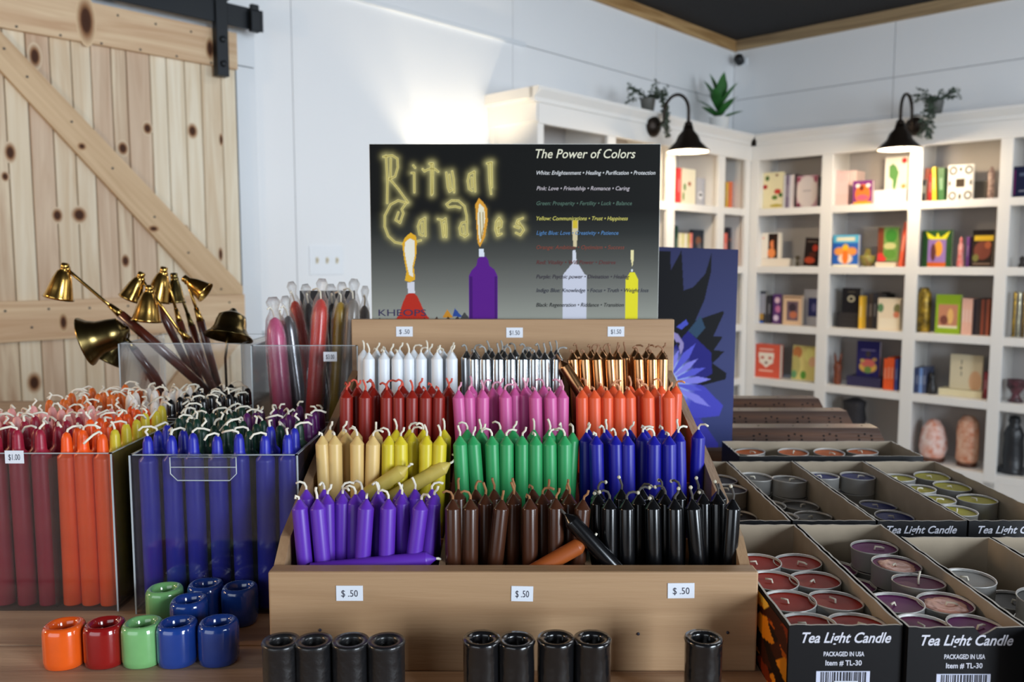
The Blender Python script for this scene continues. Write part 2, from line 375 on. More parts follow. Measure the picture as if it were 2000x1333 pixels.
# switch plate
x0, z0 = onA(637, 509, 0)
sp = thing('switch_plate', 'white three gang switch plate on the left wall', 'switch', RW(x0, .0, z0), ANG)
part('cover_plate', box(-.077, 0, -.057, .077, .006, .057, c=.002), mat('white_plastic', (236, 240, 244), .25), sp)
for x in (-.046, 0, .046):
    part('toggle', MB().box(x - .005, .006, -.012, x + .005, .0075, .012).box(x - .0035, .0075, -.003, x + .0035, .016, .006, c=.001), mat('almond_plastic', (206, 196, 168), .3), sp)

# up and down wall light behind the sign
x0, z0 = onA(868, 415, .0)
ul = thing('wall_light', 'up-and-down wall light behind the candle sign', 'lamp', RW(x0, .0, z0), ANG)
cup = [(.03, -.012), (.034, 0), (.062, .095), (.059, .095), (.03, .004)]
part('shade', MB().lathe(cup, 24, Matrix.Translation((0, .10, .0)), closed=True).lathe(cup, 24, Matrix.Translation((0, .10, -.02)) @ Matrix.Scale(-1, 4, (0, 0, 1)), closed=True), DARKBRONZE, ul)
part('bracket', box(-.02, 0, -.03, .02, .07, .01, c=.003), DARKBRONZE, ul)
def bulb(parent, loc, r, es):
    return part('bulb', MB().lathe([(.001, -r), (r * .7, -r * .7), (r, 0), (r * .7, r * .7), (.001, r)], 12), mat('warm_bulb', (255, 236, 200), .4, emit=(255, 224, 170), es=es), parent, loc)
bulb(ul, (0, .10, .012), .010, 12)
LA = RW(x0, .10, z0)
light('wall_light_up', 'POINT', LA + Vector((0, 0, .03)), 15, (1, .82, .56), radius=.012)
light('wall_light_down', 'POINT', LA + Vector((0, 0, -.05)), 10, (1, .82, .56), radius=.012)

# ------------------------------------------------------------------ bookcases
SHZ = [.765, .32, -.028, -.383, -.717, -1.094]      # shelf tops relative to the eye
OFF = .30
BACKP = mat('bookcase_back_paint', (182, 178, 176), .6)
bcB = thing('bookcase', 'white built-in bookcase along the right wall', 'bookcase', RW(0, 0, 0), ANG)
upB = [(.29, .348), (.74, .806), (1.222, 1.287), (1.653, 1.71), (2.10, 2.16)]
part('back_panel', box(.001, .0, .0, .012, 2.16, H + .70), BACKP, bcB)
for y0, y1 in upB: part('upright', MB().box(.012, (y0 + y1) / 2 - .011, .0, OFF - .02, (y0 + y1) / 2 + .011, H + .7).box(OFF - .02, y0, 0, OFF, y1, H + .62, c=.002), WHITE, bcB)
for z in SHZ[1:]: part('shelf', MB().box(.012, .30, H + z - .02, OFF - .02, 2.15, H + z).box(OFF - .019, .3, H + z - .042, OFF - .001, 2.15, H + z, c=.002), WHITE, bcB)
part('fascia', MB().box(OFF - .02, .30, H + .61, OFF + .006, 2.16, H + .70, c=.002), WHITE, bcB)
part('crown', MB().prism([(OFF - .02, H + .70), (OFF + .012, H + .70), (OFF + .012, H + .72), (OFF + .034, H + .752), (OFF + .034, H + .765), (OFF - .02, H + .765)], .335, 2.2), WHITE, bcB)
part('top_board', box(.001, 0.0, H + .745, OFF - .02, 2.16, H + .765), WHITE, bcB)
part('base_board', box(.012, .3, 0.0, OFF, 2.16, H - 1.136), WHITE, bcB)
bcA = thing('bookcase', 'white built-in bookcase along the left wall behind the sign', 'bookcase', RW(0, 0, 0), ANG)
upA = [(.30, .366), (.612, .686), (1.143, 1.215), (1.679, 1.745), (2.215, 2.256)]
part('back_panel', box(.31, .001, 0, 2.25, .012, H + .70), BACKP, bcA)
for i, (y0, y1) in enumerate(upA):
    m = MB().box((y0 + y1) / 2 - .011, .012, 0, (y0 + y1) / 2 + .011, OFF - .02, H + .7) if i < 4 else MB().box(2.235, .0, 0, 2.256, OFF - .02, H + .7)
    part('upright', m.box(y0 + (.008 if i == 0 else 0), OFF - .02, 0, y1, OFF, H + .62, c=.002), WHITE, bcA)
for z in SHZ[1:]: part('shelf', MB().box(.31, .012, H + z - .02, 2.235, OFF - .02, H + z).box(.31, OFF - .019, H + z - .042, 2.235, OFF - .001, H + z, c=.002), WHITE, bcA)
part('fascia', MB().box(.308, OFF - .02, H + .61, 2.256, OFF + .006, H + .70, c=.002), WHITE, bcA)
cr = [(OFF - .02, H + .70), (OFF + .012, H + .70), (OFF + .012, H + .72), (OFF + .034, H + .752), (OFF + .034, H + .765), (OFF - .02, H + .765)]
part('crown', MB().prism(cr, .335, 2.29, 'x').box(2.256, .001, H + .70, 2.27, OFF, H + .72).box(2.256, .001, H + .72, 2.29, OFF, H + .765), WHITE, bcA)
part('side_trim', MB().box(2.256, .001, H + .62, 2.266, OFF, H + .70, c=.001).box(2.256, .001, 0, 2.262, .04, H + .62), WHITE, bcA)
part('top_board', box(.28, .001, H + .745, 2.235, OFF - .02, H + .765), WHITE, bcA)
part('base_board', box(.31, .012, 0, 2.235, OFF, H - 1.136), WHITE, bcA)

# ------------------------------------------------------------------ gooseneck lamps
def gooseneck(label, axis, pos, z, out):
    # axis 'A': plate on case A at a=pos, arm goes +b ; 'B': plate on case B at b=pos, arm goes +a
    rz = ANG if axis == 'A' else ANG - pi / 2
    base = RW(pos, OFF + .006, z) if axis == 'A' else RW(OFF + .006, pos, z)
    t = thing('gooseneck_lamp', label, 'lamp', base, rz, 'black gooseneck lamps above the bookcases')
    # local: +y is out from the case
    s = 1
    part('wall_plate', MB().lathe([(.056, 0), (.056, .012), (.04, .03), (.02, .04)], 20, Matrix.Rotation(-pi / 2, 4, 'X')), DARKBRONZE, t)
    h = out
    pts = [(0, .03, 0), (0, .07, .015)]
    for k in range(13): a = pi - pi * k / 12; pts.append((0, .07 + (h - .07) / 2 + (h - .07) / 2 * math.cos(a), .05 + .09 * math.sin(a)))
    pts.append((0, h, -.02))
    part('arm', MB().tube(pts, .008, 10), DARKBRONZE, t)
    part('socket', MB().lathe([(.018, -.05), (.02, -.045), (.02, -.01), (.012, 0), (.004, .0)], 16, Matrix.Translation((0, h, .0))), DARKBRONZE, t)
    prof = [(.022, -.02), (.028, -.045), (.05, -.07), (.062, -.10), (.098, -.135), (.108, -.148), (.105, -.149), (.095, -.137), (.058, -.103), (.046, -.073), (.022, -.048)]
    part('lamp_shade', MB().lathe(prof, 28, Matrix.Translation((0, h, 0)), closed=True), DARKBRONZE, t)
    part('shade_lining', MB().lathe([(.040, -.078), (.055, -.104), (.092, -.1385), (.104, -.1492), (.103, -.1495), (.09, -.1392), (.053, -.106), (.038, -.08)], 28, Matrix.Translation((0, h, 0)), closed=True), mat('white_enamel', (245, 240, 228), .3), t)
    bulb(t, (0, h, -.122), .026, 12)
    lp = t.location + (BV if axis == 'A' else AV) * h + Vector((0, 0, -.152))
    light('gooseneck_light', 'POINT', lp, 15, (1, .78, .52), radius=.035)
    # a wide pool under the shade
    return t
ca, za = onA(1272, 247, .3); cb, zb = onB(1790, 245, .3)
gooseneck('black gooseneck lamp above the left bookcase, left of the corner plant', 'A', ca, za, .215)
gooseneck('black gooseneck lamp above the right bookcase, its arm toward the room', 'B', cb, zb, .235)

# ------------------------------------------------------------------ shelf contents
RNGB = random.Random(3)
def cmat(c, rough=.5, metal=0.0): return mat('colour_%d_%d_%d_%d' % (*c, int(metal * 10)), c, rough, metal)
PAGES = mat('paper_pages', (224, 216, 200), .8)
def spot(case, row, x0, x1, ytop, off):
    zr = H + SHZ[row]; f = onA if case == 'A' else onB; yc = (ytop + 40)
    l = f(x0, yc, off)[0]; r = f(x1, yc, off)[0]; top = f((x0 + x1) / 2, ytop, off)[1]
    w_ = abs(r - l); m_ = (l + r) / 2; h = max(top - zr, .02)
    loc = RW(m_, off, zr) if case == 'A' else RW(off, m_, zr)
    return loc, (ANG + pi if case == 'A' else ANG + pi / 2), w_, h
def book(label, case, row, x0, x1, ytop, col, art=None, off=.2, t=.025, tilt=0.0, name='book', cat='book', lift=0.0, group=None, hh=None, roll=0.0):
    loc, rz, w_, h = spot(case, row, x0, x1, ytop, off)
    if lift: loc = loc + Vector((0, 0, lift)); h -= lift
    o = thing(name, label, cat, loc, rz, group)
    if tilt or roll: o.rotation_euler = (-tilt, roll, rz)
    if roll: o.location.z += abs(math.sin(roll)) * w_ / 2
    c = .0006
    part('cover', MB().box(-w_ / 2, 0, 0, w_ / 2, .0025, h).box(-w_ / 2, t - .0025, 0, w_ / 2, t, h).box(-w_ / 2, .0025, 0, -w_ / 2 + .0025, t - .0025, h), cmat(col), o)
    part('pages', box(-w_ / 2 + .0025, .0026, .003, w_ / 2 - .003, t - .0026, h - .003), PAGES, o)
    if art:
        me = paint('cover_art', w_ * .995, h * .995, 40, 52, [('bg', col)] + art); obj('cover_art', me, o, (0, -.0004, .0))
    return o
def spines(label, case, row, x0, x1, ytop, cols, off=.2, depth=.13, group=None, cat='book', name='book', roll=0.0, lift=0.0):
    n = len(cols); f = onA if case == 'A' else onB
    for i, c in enumerate(cols):
        xa = x0 + (x1 - x0) * i / n; xb = x0 + (x1 - x0) * (i + 1) / n
        loc, rz, w_, h = spot(case, row, xa, xb, ytop + RNGB.uniform(-1.5, 1.5), off)
        lab = label if n == 1 else '%s, %s from the left' % (label, ORD[i])
        o = thing(name, lab, cat, loc + Vector((0, 0, lift)), rz, group if n > 1 else None); h -= lift
        if roll: o.rotation_euler = (0, roll, rz); o.location.z += abs(math.sin(roll)) * w_ / 2
        w2 = w_ * .94; d = depth
        part('cover', MB().box(-w2 / 2, 0, 0, w2 / 2, .0025, h).box(-w2 / 2, .0025, 0, -w2 / 2 + .002, d, h).box(w2 / 2 - .002, .0025, 0, w2 / 2, d, h), cmat(c), o)
        part('pages', box(-w2 / 2 + .002, .0026, .002, w2 / 2 - .002, d - .003, h - .004), PAGES, o)
        if h > .12 and w2 > .012: part('spine_title', box(-w2 * .25, -.0003, h * .35, w2 * .25, .0, h * .7), cmat(tuple(min(255, int(v * .6 + 90)) for v in c)), o)
def blob(label, name, cat, case, row, x0, x1, ytop, m, prof, off=.18, n=14, jit=.06, seed=1, parts=None, lift=0):
    loc, rz, w_, h = spot(case, row, x0, x1, ytop, off)
    o = thing(name, label, cat, loc + Vector((0, 0, lift)), rz); h -= lift
    mb = MB().lathe([(r * w_ / 2, z * h) for r, z in prof], n, jit=jit, seed=seed)
    part('body', mb, m, o)
    return o, w_, h
def slab(label, name, cat, case, row, x0, x1, ytop, col, off=.2, depth=.1, lift=0.0, group=None, m=None):
    loc, rz, w_, h = spot(case, row, x0, x1, ytop, off)
    o = thing(name, label, cat, loc + Vector((0, 0, lift)), rz, group); h -= lift
    part('body', box(-w_ / 2, 0, 0, w_ / 2, depth, h * .55, c=.0015), m or cmat(col), o)
    part('lid', box(-w_ / 2 - .001, -.001, h * .55, w_ / 2 + .001, depth + .001, h, c=.0015), m or cmat(col), o)
    return h
def E_(cx, cy, rx, ry, c): return ('e', cx, cy, rx, ry, c)
def R_(a, b, c, d, col): return ('r', a, b, c, d, col)
def P_(pts, c): return ('p', pts, c)
# right bookcase, top row
spines('purple spined book at the left end of the top shelf', 'B', 1, 1478, 1486, 341, [(62, 34, 84)])
book('cream book with red and green botanical cover', 'B', 1, 1488, 1529, 337, (226, 216, 176), [E_(.15, .38, .12, .06, (170, 40, 40)), E_(.25, .15, .1, .07, (70, 100, 50)), E_(.75, .52, .16, .07, (190, 60, 50)), E_(.62, .68, .14, .06, (90, 120, 50)), E_(.9, .62, .1, .06, (60, 100, 50)), E_(.7, .9, .3, .04, (180, 160, 60)), E_(.7, .08, .07, .03, (120, 60, 40))])
spines('slim pale spined book beside the botanical book', 'B', 1, 1530, 1555, 342, [(214, 212, 214), (92, 74, 104), (150, 140, 160), (226, 222, 224), (230, 214, 210), (60, 40, 40)], group='slim books beside the botanical book')
book('cream book with a pale oval in a pink floral frame', 'B', 1, 1556, 1596, 343, (196, 150, 160), [E_(.5, .5, .52, .5, (228, 214, 206)), E_(.08, .1, .1, .08, (160, 80, 100)), E_(.92, .12, .1, .1, (170, 90, 110)), E_(.1, .92, .1, .08, (120, 50, 70)), R_(.3, .46, .7, .49, (150, 130, 130))], off=.22)
spines('dark grey spined book at the right end of the first bay', 'B', 1, 1597, 1603, 345, [(60, 58, 62)])
spines('pale pink box set volume under the right lamp', 'B', 1, 1627, 1657, 334, [(232, 196, 190)] * 5, group='pale pink volumes under the right lamp')
spines('wider pale pink volume behind the orange card box', 'B', 1, 1658, 1672, 333, [(232, 204, 196)], off=.16)
book('card box with an orange and purple figure on the top shelf', 'B', 1, 1665, 1703, 353, (120, 50, 120), [E_(.5, .55, .38, .4, (236, 120, 50)), E_(.25, .2, .12, .08, (240, 226, 220)), E_(.78, .2, .12, .08, (240, 226, 220)), E_(.45, .3, .13, .12, (120, 50, 30)), E_(.5, .7, .3, .12, (226, 90, 120)), R_(.05, .88, .95, 1, (240, 170, 50))], off=.24, name='card_box', cat='box', t=.03)
book('large white book with a green continent shape', 'B', 1, 1728, 1772, 307, (240, 238, 228), [P_([(.18, .18), (.35, .13), (.52, .2), (.62, .33), (.55, .5), (.48, .72), (.4, .72), (.36, .48), (.18, .4)], (96, 150, 86)), E_(.85, .08, .12, .06, (200, 60, 60)), E_(.85, .62, .1, .05, (214, 160, 90))], off=.14)
slab('long flat white box in front of the continent book', 'white_box', 'box', 'B', 1, 1706, 1768, 371, (222, 226, 238), off=.22, depth=.07)
book('small black and white box at the left of the third bay', 'B', 1, 1797, 1806, 352, (40, 40, 40), [R_(0, .25, 1, .6, (190, 190, 170))], off=.24)
spines('salmon spined book leaning at the left of the green book', 'B', 1, 1803, 1812, 329, [(232, 128, 96)], roll=.04)
spines('red spined book beside the yellow book', 'B', 1, 1813, 1821, 340, [(210, 44, 44)], roll=-.03)
spines('yellow spined book between red and green books', 'B', 1, 1822, 1830, 326, [(240, 206, 40)], roll=-.06)
spines('dark green spined book beside the yellow one', 'B', 1, 1833, 1846, 327, [(24, 92, 36)], roll=-.05)
book('white book with black ring pattern cover', 'B', 1, 1851, 1900, 322, (238, 236, 230), [E_(.2, .15, .16, .12, (30, 30, 30)), E_(.2, .15, .09, .07, (238, 236, 230)), E_(.82, .15, .16, .12, (40, 50, 50)), E_(.82, .15, .09, .07, (238, 236, 230)), E_(.2, .85, .16, .12, (30, 30, 30)), E_(.2, .85, .09, .07, (238, 236, 230)), E_(.82, .85, .16, .12, (30, 30, 30)), E_(.82, .85, .09, .07, (238, 236, 230)), R_(.33, .38, .67, .62, (60, 50, 40)), E_(.5, .12, .05, .06, (40, 40, 40)), E_(.5, .88, .06, .08, (40, 40, 40)), E_(.08, .5, .05, .08, (50, 50, 50)), E_(.92, .5, .05, .08, (50, 50, 50))])
slab('dark grey low box beside the ring pattern book', 'grey_box', 'box', 'B', 1, 1901, 1925, 354, (88, 84, 76), off=.14)
o, w_, h = blob('slender mottled bottle vase at the right of the third bay', 'bottle_vase', 'vase', 'B', 1, 1927, 1944, 326, mat('mottled_glaze', (196, 170, 160), .4, c2=(70, 50, 60), vscale=60), [(.6, 0), (.8, .1), (.75, .5), (.9, .8), (.5, .92), (.3, .96), (.36, 1)])
book('dark navy book in the fourth bay of the top shelf', 'B', 1, 1976, 2012, 325, (30, 34, 62), [R_(.1, .1, .18, .9, (110, 40, 90)), R_(.4, .2, .9, .3, (90, 100, 120)), R_(.4, .75, .9, .8, (150, 150, 160))])
# right bookcase, second row
book('white framed card with a dark haired portrait', 'B', 2, 1486, 1524, 455, (234, 226, 212), [R_(.38, .02, .85, 1, (40, 26, 20)), E_(.6, .45, .14, .16, (226, 130, 80)), E_(.55, .8, .2, .2, (232, 140, 80)), E_(.72, .35, .08, .3, (50, 28, 20)), E_(.12, .2, .05, .04, (226, 150, 130))], off=.2, name='framed_card', cat='picture', lift=.05)
slab('low white box under the portrait card', 'white_box', 'box', 'B', 2, 1481, 1541, 505, (232, 222, 206), off=.2, depth=.08)
blob('pair of tiny dark ornaments in the portrait bay', 'dark_ornament', 'ornament', 'B', 2, 1551, 1562, 500, cmat((70, 60, 40)), [(.5, 0), (.6, .4), (.2, .5), (.9, .8), (.5, 1)], off=.22)
book('dark red book leaning against the right upright', 'B', 2, 1569, 1598, 466, (36, 24, 24), [E_(.7, .35, .18, .12, (190, 60, 40)), E_(.4, .8, .35, .12, (200, 80, 50)), R_(.15, .1, .8, .15, (130, 110, 100)), E_(.55, .6, .25, .1, (90, 40, 30))], off=.2, roll=.07)
book('bright blue card box with an orange flower emblem', 'B', 2, 1626, 1676, 459, (40, 96, 180), [R_(0, 0, 1, .25, (90, 180, 210)), R_(.15, .07, .85, .18, (226, 220, 190)), E_(.5, .45, .14, .16, (240, 190, 40)), E_(.25, .52, .2, .13, (236, 150, 70)), E_(.75, .52, .2, .13, (236, 150, 70)), E_(.5, .75, .28, .16, (240, 214, 190)), E_(.5, .7, .12, .22, (240, 120, 40)), R_(0, .93, 1, 1, (230, 226, 200))], off=.24, name='card_box', cat='box', t=.03)
blob('small brown bowl with a green item beside the blue card box', 'brown_bowl', 'bowl', 'B', 2, 1679, 1709, 486, mat('brown_glaze', (120, 80, 50), .4, c2=(130, 140, 60), vscale=40), [(.5, 0), (.8, .2), (1, .6), (.9, .62), (.5, .5), (.3, 1), (.01, 1)], off=.2)
book('green book with red fruit cover on a low white block', 'B', 2, 1714, 1754, 444, (110, 150, 80), [R_(0, 0, .3, .75, (120, 60, 40)), E_(.15, .9, .3, .15, (210, 60, 60)), E_(.65, .25, .28, .2, (60, 130, 50)), E_(.6, .55, .3, .1, (200, 200, 140)), E_(.6, .78, .3, .14, (90, 140, 60))], off=.2, lift=.03)
slab('low cream block under the green fruit book', 'cream_block', 'box', 'B', 2, 1708, 1746, 513, (236, 220, 196), off=.24, depth=.1)
spines('orange red slim book leaning by the upright', 'B', 2, 1756, 1764, 434, [(226, 92, 60)], roll=.09)
book('yellow and purple book with two figures on its cover', 'B', 2, 1801, 1859, 450, (40, 76, 40), [P_([(.1, .02), (.45, .2), (.5, .04), (.6, .2), (.92, .02), (.8, .25), (.5, .3), (.2, .22)], (224, 214, 40)), R_(.2, .25, .82, .9, (140, 110, 170)), E_(.55, .5, .14, .22, (220, 150, 50)), E_(.38, .6, .09, .24, (90, 50, 50)), R_(.2, .88, .82, 1, (190, 90, 40))], off=.22)
blob('pink and red patterned figurine between two books', 'patterned_figurine', 'figurine', 'B', 2, 1869, 1883, 462, mat('pink_pattern', (230, 180, 170), .5, c2=(196, 40, 50), vscale=50), [(.9, 0), (.95, .1), (.7, .4), (.8, .7), (.4, .8), (.5, .9), (.05, 1)], off=.22)
spines('slim violet spined book beside the pink figurine', 'B', 2, 1886, 1892, 462, [(110, 60, 130)])
book('black book with a yellow band and brown scene', 'B', 2, 1897, 1939, 449, (34, 26, 24), [R_(.08, .14, .98, .28, (214, 180, 50)), E_(.5, .55, .4, .25, (110, 60, 50)), E_(.2, .75, .15, .1, (110, 110, 60)), E_(.75, .4, .15, .1, (160, 90, 60)), R_(.1, .9, .9, .94, (120, 100, 90))], off=.2, tilt=.08)
blob('small dark figurine with gold base in the last bay', 'dark_figurine', 'figurine', 'B', 2, 1986, 2004, 500, cmat((40, 32, 26)), [(1, 0), (.9, .2), (.5, .4), (.7, .8), (.1, 1)], off=.2)
# third row
book('thin black glass frame at the left of the third shelf', 'B', 3, 1472, 1496, 569, (48, 50, 60), [R_(.3, .06, .95, .7, (150, 150, 160)), R_(.5, .7, .8, .9, (170, 130, 60)), R_(.2, .93, .8, 1, (40, 90, 170))], name='glass_frame', cat='frame', off=.2)
spines('black spined book beside the glass frame', 'B', 3, 1498, 1506, 577, [(40, 36, 46)])
book('violet and white marbled slim box', 'B', 3, 1509, 1526, 575, (90, 56, 110), [E_(.5, .2, .3, .1, (226, 190, 200)), E_(.6, .5, .3, .12, (200, 120, 160)), E_(.4, .8, .3, .1, (220, 200, 220))], name='slim_box', cat='box', off=.2)
book('tan wooden frame with a small dark picture', 'B', 3, 1529, 1566, 578, (216, 184, 150), [R_(.03, .02, .97, .06, (110, 70, 50)), R_(.2, .18, .82, .85, (110, 90, 100)), E_(.5, .4, .2, .15, (60, 50, 60)), E_(.55, .65, .2, .12, (190, 110, 80))], name='picture_frame', cat='frame', off=.22)
book('pale grey frame with a deep blue picture', 'B', 3, 1570, 1598, 566, (180, 182, 192), [R_(.3, .22, 1, .75, (50, 56, 110)), E_(.7, .5, .15, .12, (110, 110, 160))], name='picture_frame', cat='frame', off=.16)
slab('two stacked black boxes with silver clasps', 'clasp_box', 'box', 'B', 3, 1633, 1675, 611, (36, 32, 34), off=.2, depth=.1)
book('black book with a gold emblem on top of the clasp boxes', 'B', 3, 1644, 1680, 563, (30, 28, 32), [E_(.5, .4, .2, .12, (200, 190, 160)), E_(.5, .4, .12, .07, (30, 28, 32)), R_(.3, .12, .7, .15, (120, 110, 90))], off=.2, lift=.077)
spines('bright yellow slim spine beside the black emblem book', 'B', 3, 1677, 1684, 580, [(230, 180, 50)], off=.24)
spines('dark spined volume on the third shelf', 'B', 3, 1687, 1730, 573, [(50, 52, 70), (60, 50, 46), (30, 34, 48), (44, 36, 34), (30, 30, 34)], off=.18, group='dark volumes on the third shelf')
book('cream box printed with green leaves', 'B', 3, 1714, 1757, 583, (230, 214, 186), [E_(.12, .3, .14, .14, (90, 130, 90)), E_(.88, .32, .16, .16, (120, 120, 80)), E_(.85, .5, .14, .1, (210, 130, 100)), R_(.1, .62, .9, .95, (236, 224, 200))], name='leaf_print_box', cat='box', off=.24, t=.05)
blob('tall black and gold ornate vase', 'ornate_vase', 'vase', 'B', 3, 1791, 1820, 562, mat('black_gold', (200, 160, 50), .35, .4, c2=(24, 20, 16), vscale=28), [(.8, 0), (.9, .05), (.85, .4), (.95, .6), (.9, .85), (.6, .95), (.5, 1)], off=.2)
book('lime green book with a framed picture of figures', 'B', 3, 1827, 1876, 576, (140, 170, 40), [R_(.12, .25, .88, .82, (190, 130, 100)), E_(.6, .55, .12, .2, (226, 180, 110)), E_(.35, .65, .16, .12, (120, 70, 60)), R_(.12, .8, .88, .85, (230, 220, 190))], off=.24)
spines('pale pink spined volume beside the lime book', 'B', 3, 1878, 1898, 583, [(230, 180, 160)] * 3, off=.24, group='pale pink volumes beside the lime book')
spines('dark brown spined volume at the right of the third bay', 'B', 3, 1900, 1931, 584, [(36, 32, 40), (50, 40, 44), (40, 30, 30), (150, 74, 50), (80, 40, 34), (160, 84, 60)], off=.22, group='brown volumes in the third bay')
for i, c in enumerate(((190, 150, 60), (226, 220, 190), (150, 120, 70))):
    blob('glittering %s sequinned tall tin in the last bay' % ('gold', 'silver', 'bronze')[i], 'sequinned_tin', 'tin', 'B', 3, 1977 + i * 9, 1985 + i * 9, 570, mat('sequins_%d' % i, c, .25, .8, c2=(50, 44, 30), vscale=70), [(.9, 0), (.95, .02), (.95, .94), (.9, .96), (.8, 1)], off=.2)
# fourth row
book('orange red card box with a white mask motif', 'B', 4, 1470, 1523, 673, (214, 92, 70), [P_([(.22, .25), (.78, .25), (.76, .55), (.6, .62), (.5, .7), (.4, .62), (.24, .55)], (238, 228, 210)), E_(.36, .4, .07, .04, (190, 80, 60)), E_(.64, .4, .07, .04, (190, 80, 60)), E_(.5, .55, .05, .04, (120, 60, 50)), R_(.25, .12, .75, .17, (236, 200, 180)), R_(.25, .78, .75, .82, (236, 200, 180))], off=.24, name='card_box', cat='box', t=.04)
slab('flat grey box lying between the orange and leafy boxes', 'flat_box', 'box', 'B', 4, 1525, 1555, 735, (110, 116, 128), off=.18, depth=.08)
book('pale green and cream leafy card box leaning back', 'B', 4, 1546, 1592, 676, (220, 206, 130), [E_(.2, .2, .2, .18, (190, 120, 70)), E_(.15, .6, .2, .3, (190, 180, 110)), E_(.1, .85, .12, .12, (110, 160, 110)), E_(.7, .25, .2, .2, (230, 224, 140)), E_(.85, .45, .15, .15, (226, 180, 140)), E_(.5, .85, .12, .12, (90, 150, 60))], off=.2, name='card_box', cat='box', tilt=.08)
o, w_, h = blob('carved brown figure with two upright ears', 'eared_figure', 'figurine', 'B', 4, 1627, 1643, 706, mat('carved_brown', (130, 62, 26), .5, c2=(84, 34, 14), vscale=60), [(.8, 0), (.9, .1), (.8, .5), (1, .75), (.8, .95), (.1, 1)], off=.22)
for s in (-1, 1): part('ear', MB().tube([(s * w_ * .25, 0, h * .93), (s * w_ * .32, 0, h * 1.15), (s * w_ * .45, 0, h * 1.4)], [w_ * .16, w_ * .18, w_ * .03], 8), MATS['carved_brown'], o)
hs = slab('stack of two flat navy boxes under the flower book', 'navy_box', 'box', 'B', 4, 1652, 1719, 737, (44, 40, 78), off=.22, depth=.12)
book('navy book with a bright flower burst cover', 'B', 4, 1673, 1718, 667, (40, 36, 90), [E_(.5, .72, .38, .16, (216, 170, 80)), E_(.5, .62, .3, .12, (200, 100, 90)), E_(.5, .8, .16, .1, (110, 140, 70)), E_(.5, .35, .1, .1, (70, 60, 60)), R_(.2, .22, .8, .26, (120, 110, 150)), E_(.25, .55, .1, .05, (190, 160, 90)), E_(.78, .5, .1, .05, (180, 140, 80))], off=.2, lift=hs + .001)
spines('bright orange spined volume on the fourth shelf', 'B', 4, 1725, 1746, 700, [(232, 88, 30)] * 3, off=.24, group='orange volumes on the fourth shelf')
spines('blue spined slim book right of the orange volumes', 'B', 4, 1747, 1753, 703, [(50, 70, 150)], off=.24)
spines('steel blue spined volume at the left of the third bay', 'B', 4, 1780, 1808, 719, [(52, 62, 96), (60, 70, 104), (120, 150, 200), (70, 80, 110)], off=.24, group='blue volumes in the fourth row')
o, w_, h = blob('small black seated cat-like figurine', 'black_figurine', 'figurine', 'B', 4, 1808, 1830, 728, mat('black_resin', (26, 26, 30), .4), [(.9, 0), (1, .2), (.8, .45), (.5, .6), (.65, .75), (.5, .95), (.05, 1)], off=.22)
for s in (-1, 1): part('ear', MB().tube([(s * w_ * .16, 0, h * .9), (s * w_ * .2, 0, h * 1.15)], [w_ * .1, w_ * .01], 6), MATS['black_resin'], o)
hs = slab('low cream box under the plain cream book', 'cream_box', 'box', 'B', 4, 1831, 1915, 762, (232, 220, 180), off=.22, depth=.1)
book('plain cream book with a column of small black marks', 'B', 4, 1855, 1918, 694, (224, 212, 180), [R_(.34, .15, .38, .28, (70, 64, 60)), R_(.33, .34, .37, .42, (70, 64, 60)), R_(.34, .48, .38, .62, (70, 64, 60)), E_(.8, .75, .2, .3, (224, 180, 140))], off=.18, lift=hs + .001)
spines('slim red spined book right of the cream book', 'B', 4, 1920, 1928, 727, [(140, 50, 60)], off=.2)
o, w_, h = blob('black cauldron figurine painted with bright colours', 'painted_cauldron', 'figurine', 'B', 4, 1963, 2004, 742, mat('painted_black', (30, 26, 28), .35, c2=(110, 60, 70), vscale=26), [(.8, 0), (.5, .15), (.35, .35), (.7, .55), (.95, .7), (.9, .95), (1, 1), (.8, .97), (.5, .8)], off=.2)
# bottom row
o, w_, h = blob('shaggy black stone-like figure on the bottom shelf', 'shaggy_figure', 'figurine', 'B', 5, 1648, 1692, 777, mat('shaggy_black', (40, 38, 42), .8, bump=1, bscale=90), [(.6, 0), (.9, .15), (.7, .35), (1.0, .6), (.9, .8), (1.0, .93), (.3, 1)], off=.2, jit=.35, seed=4)
SALT = mat('salt_rock', (206, 112, 70), .45, c2=(240, 230, 226), vscale=24, bump=.6, bscale=30)
SALT2 = mat('salt_rock_b', (204, 120, 80), .5, c2=(236, 204, 180), vscale=30, bump=.6, bscale=34)
for lab, x0, x1, yt, m, sd, pf in (('salt lamp of white and orange rock, left of the pair', 1796, 1850, 818, SALT, 5, [(.7, .06), (.92, .15), (1, .3), (.95, .55), (.75, .8), (.4, .96), (.1, 1)]), ('taller orange salt lamp, right of the pair', 1868, 1914, 812, SALT2, 9, [(.75, .06), (1, .14), (.95, .4), (1, .65), (.85, .88), (.5, .98), (.1, 1)])):
    o, w_, h = blob(lab, 'salt_lamp', 'lamp', 'B', 5, x0, x1, yt, m, pf, off=.18, n=16, jit=.14, seed=sd)
    part('wooden_base', MB().lathe([(w_ * .42, 0), (w_ * .44, .01), (w_ * .42, .024)], 20), wood('lamp_base_wood', (90, 50, 30), (60, 30, 18)), o)
o, w_, h = blob('tall black hooded statue at the right end of the bottom shelf', 'hooded_statue', 'statue', 'B', 5, 1956, 2006, 811, mat('black_stone', (34, 36, 40), .35, bump=.8, bscale=50), [(1, 0), (1, .06), (.8, .1), (.85, .3), (.75, .55), (.82, .68), (.6, .78), (.42, .84), (.5, .9), (.4, .98), (.05, 1)], off=.18, jit=.16, n=18, seed=3)
part('plinth', MB().box(-w_ * .52, -w_ * .4, 0, w_ * .52, w_ * .4, .03, c=.003), MATS['black_stone'], o)
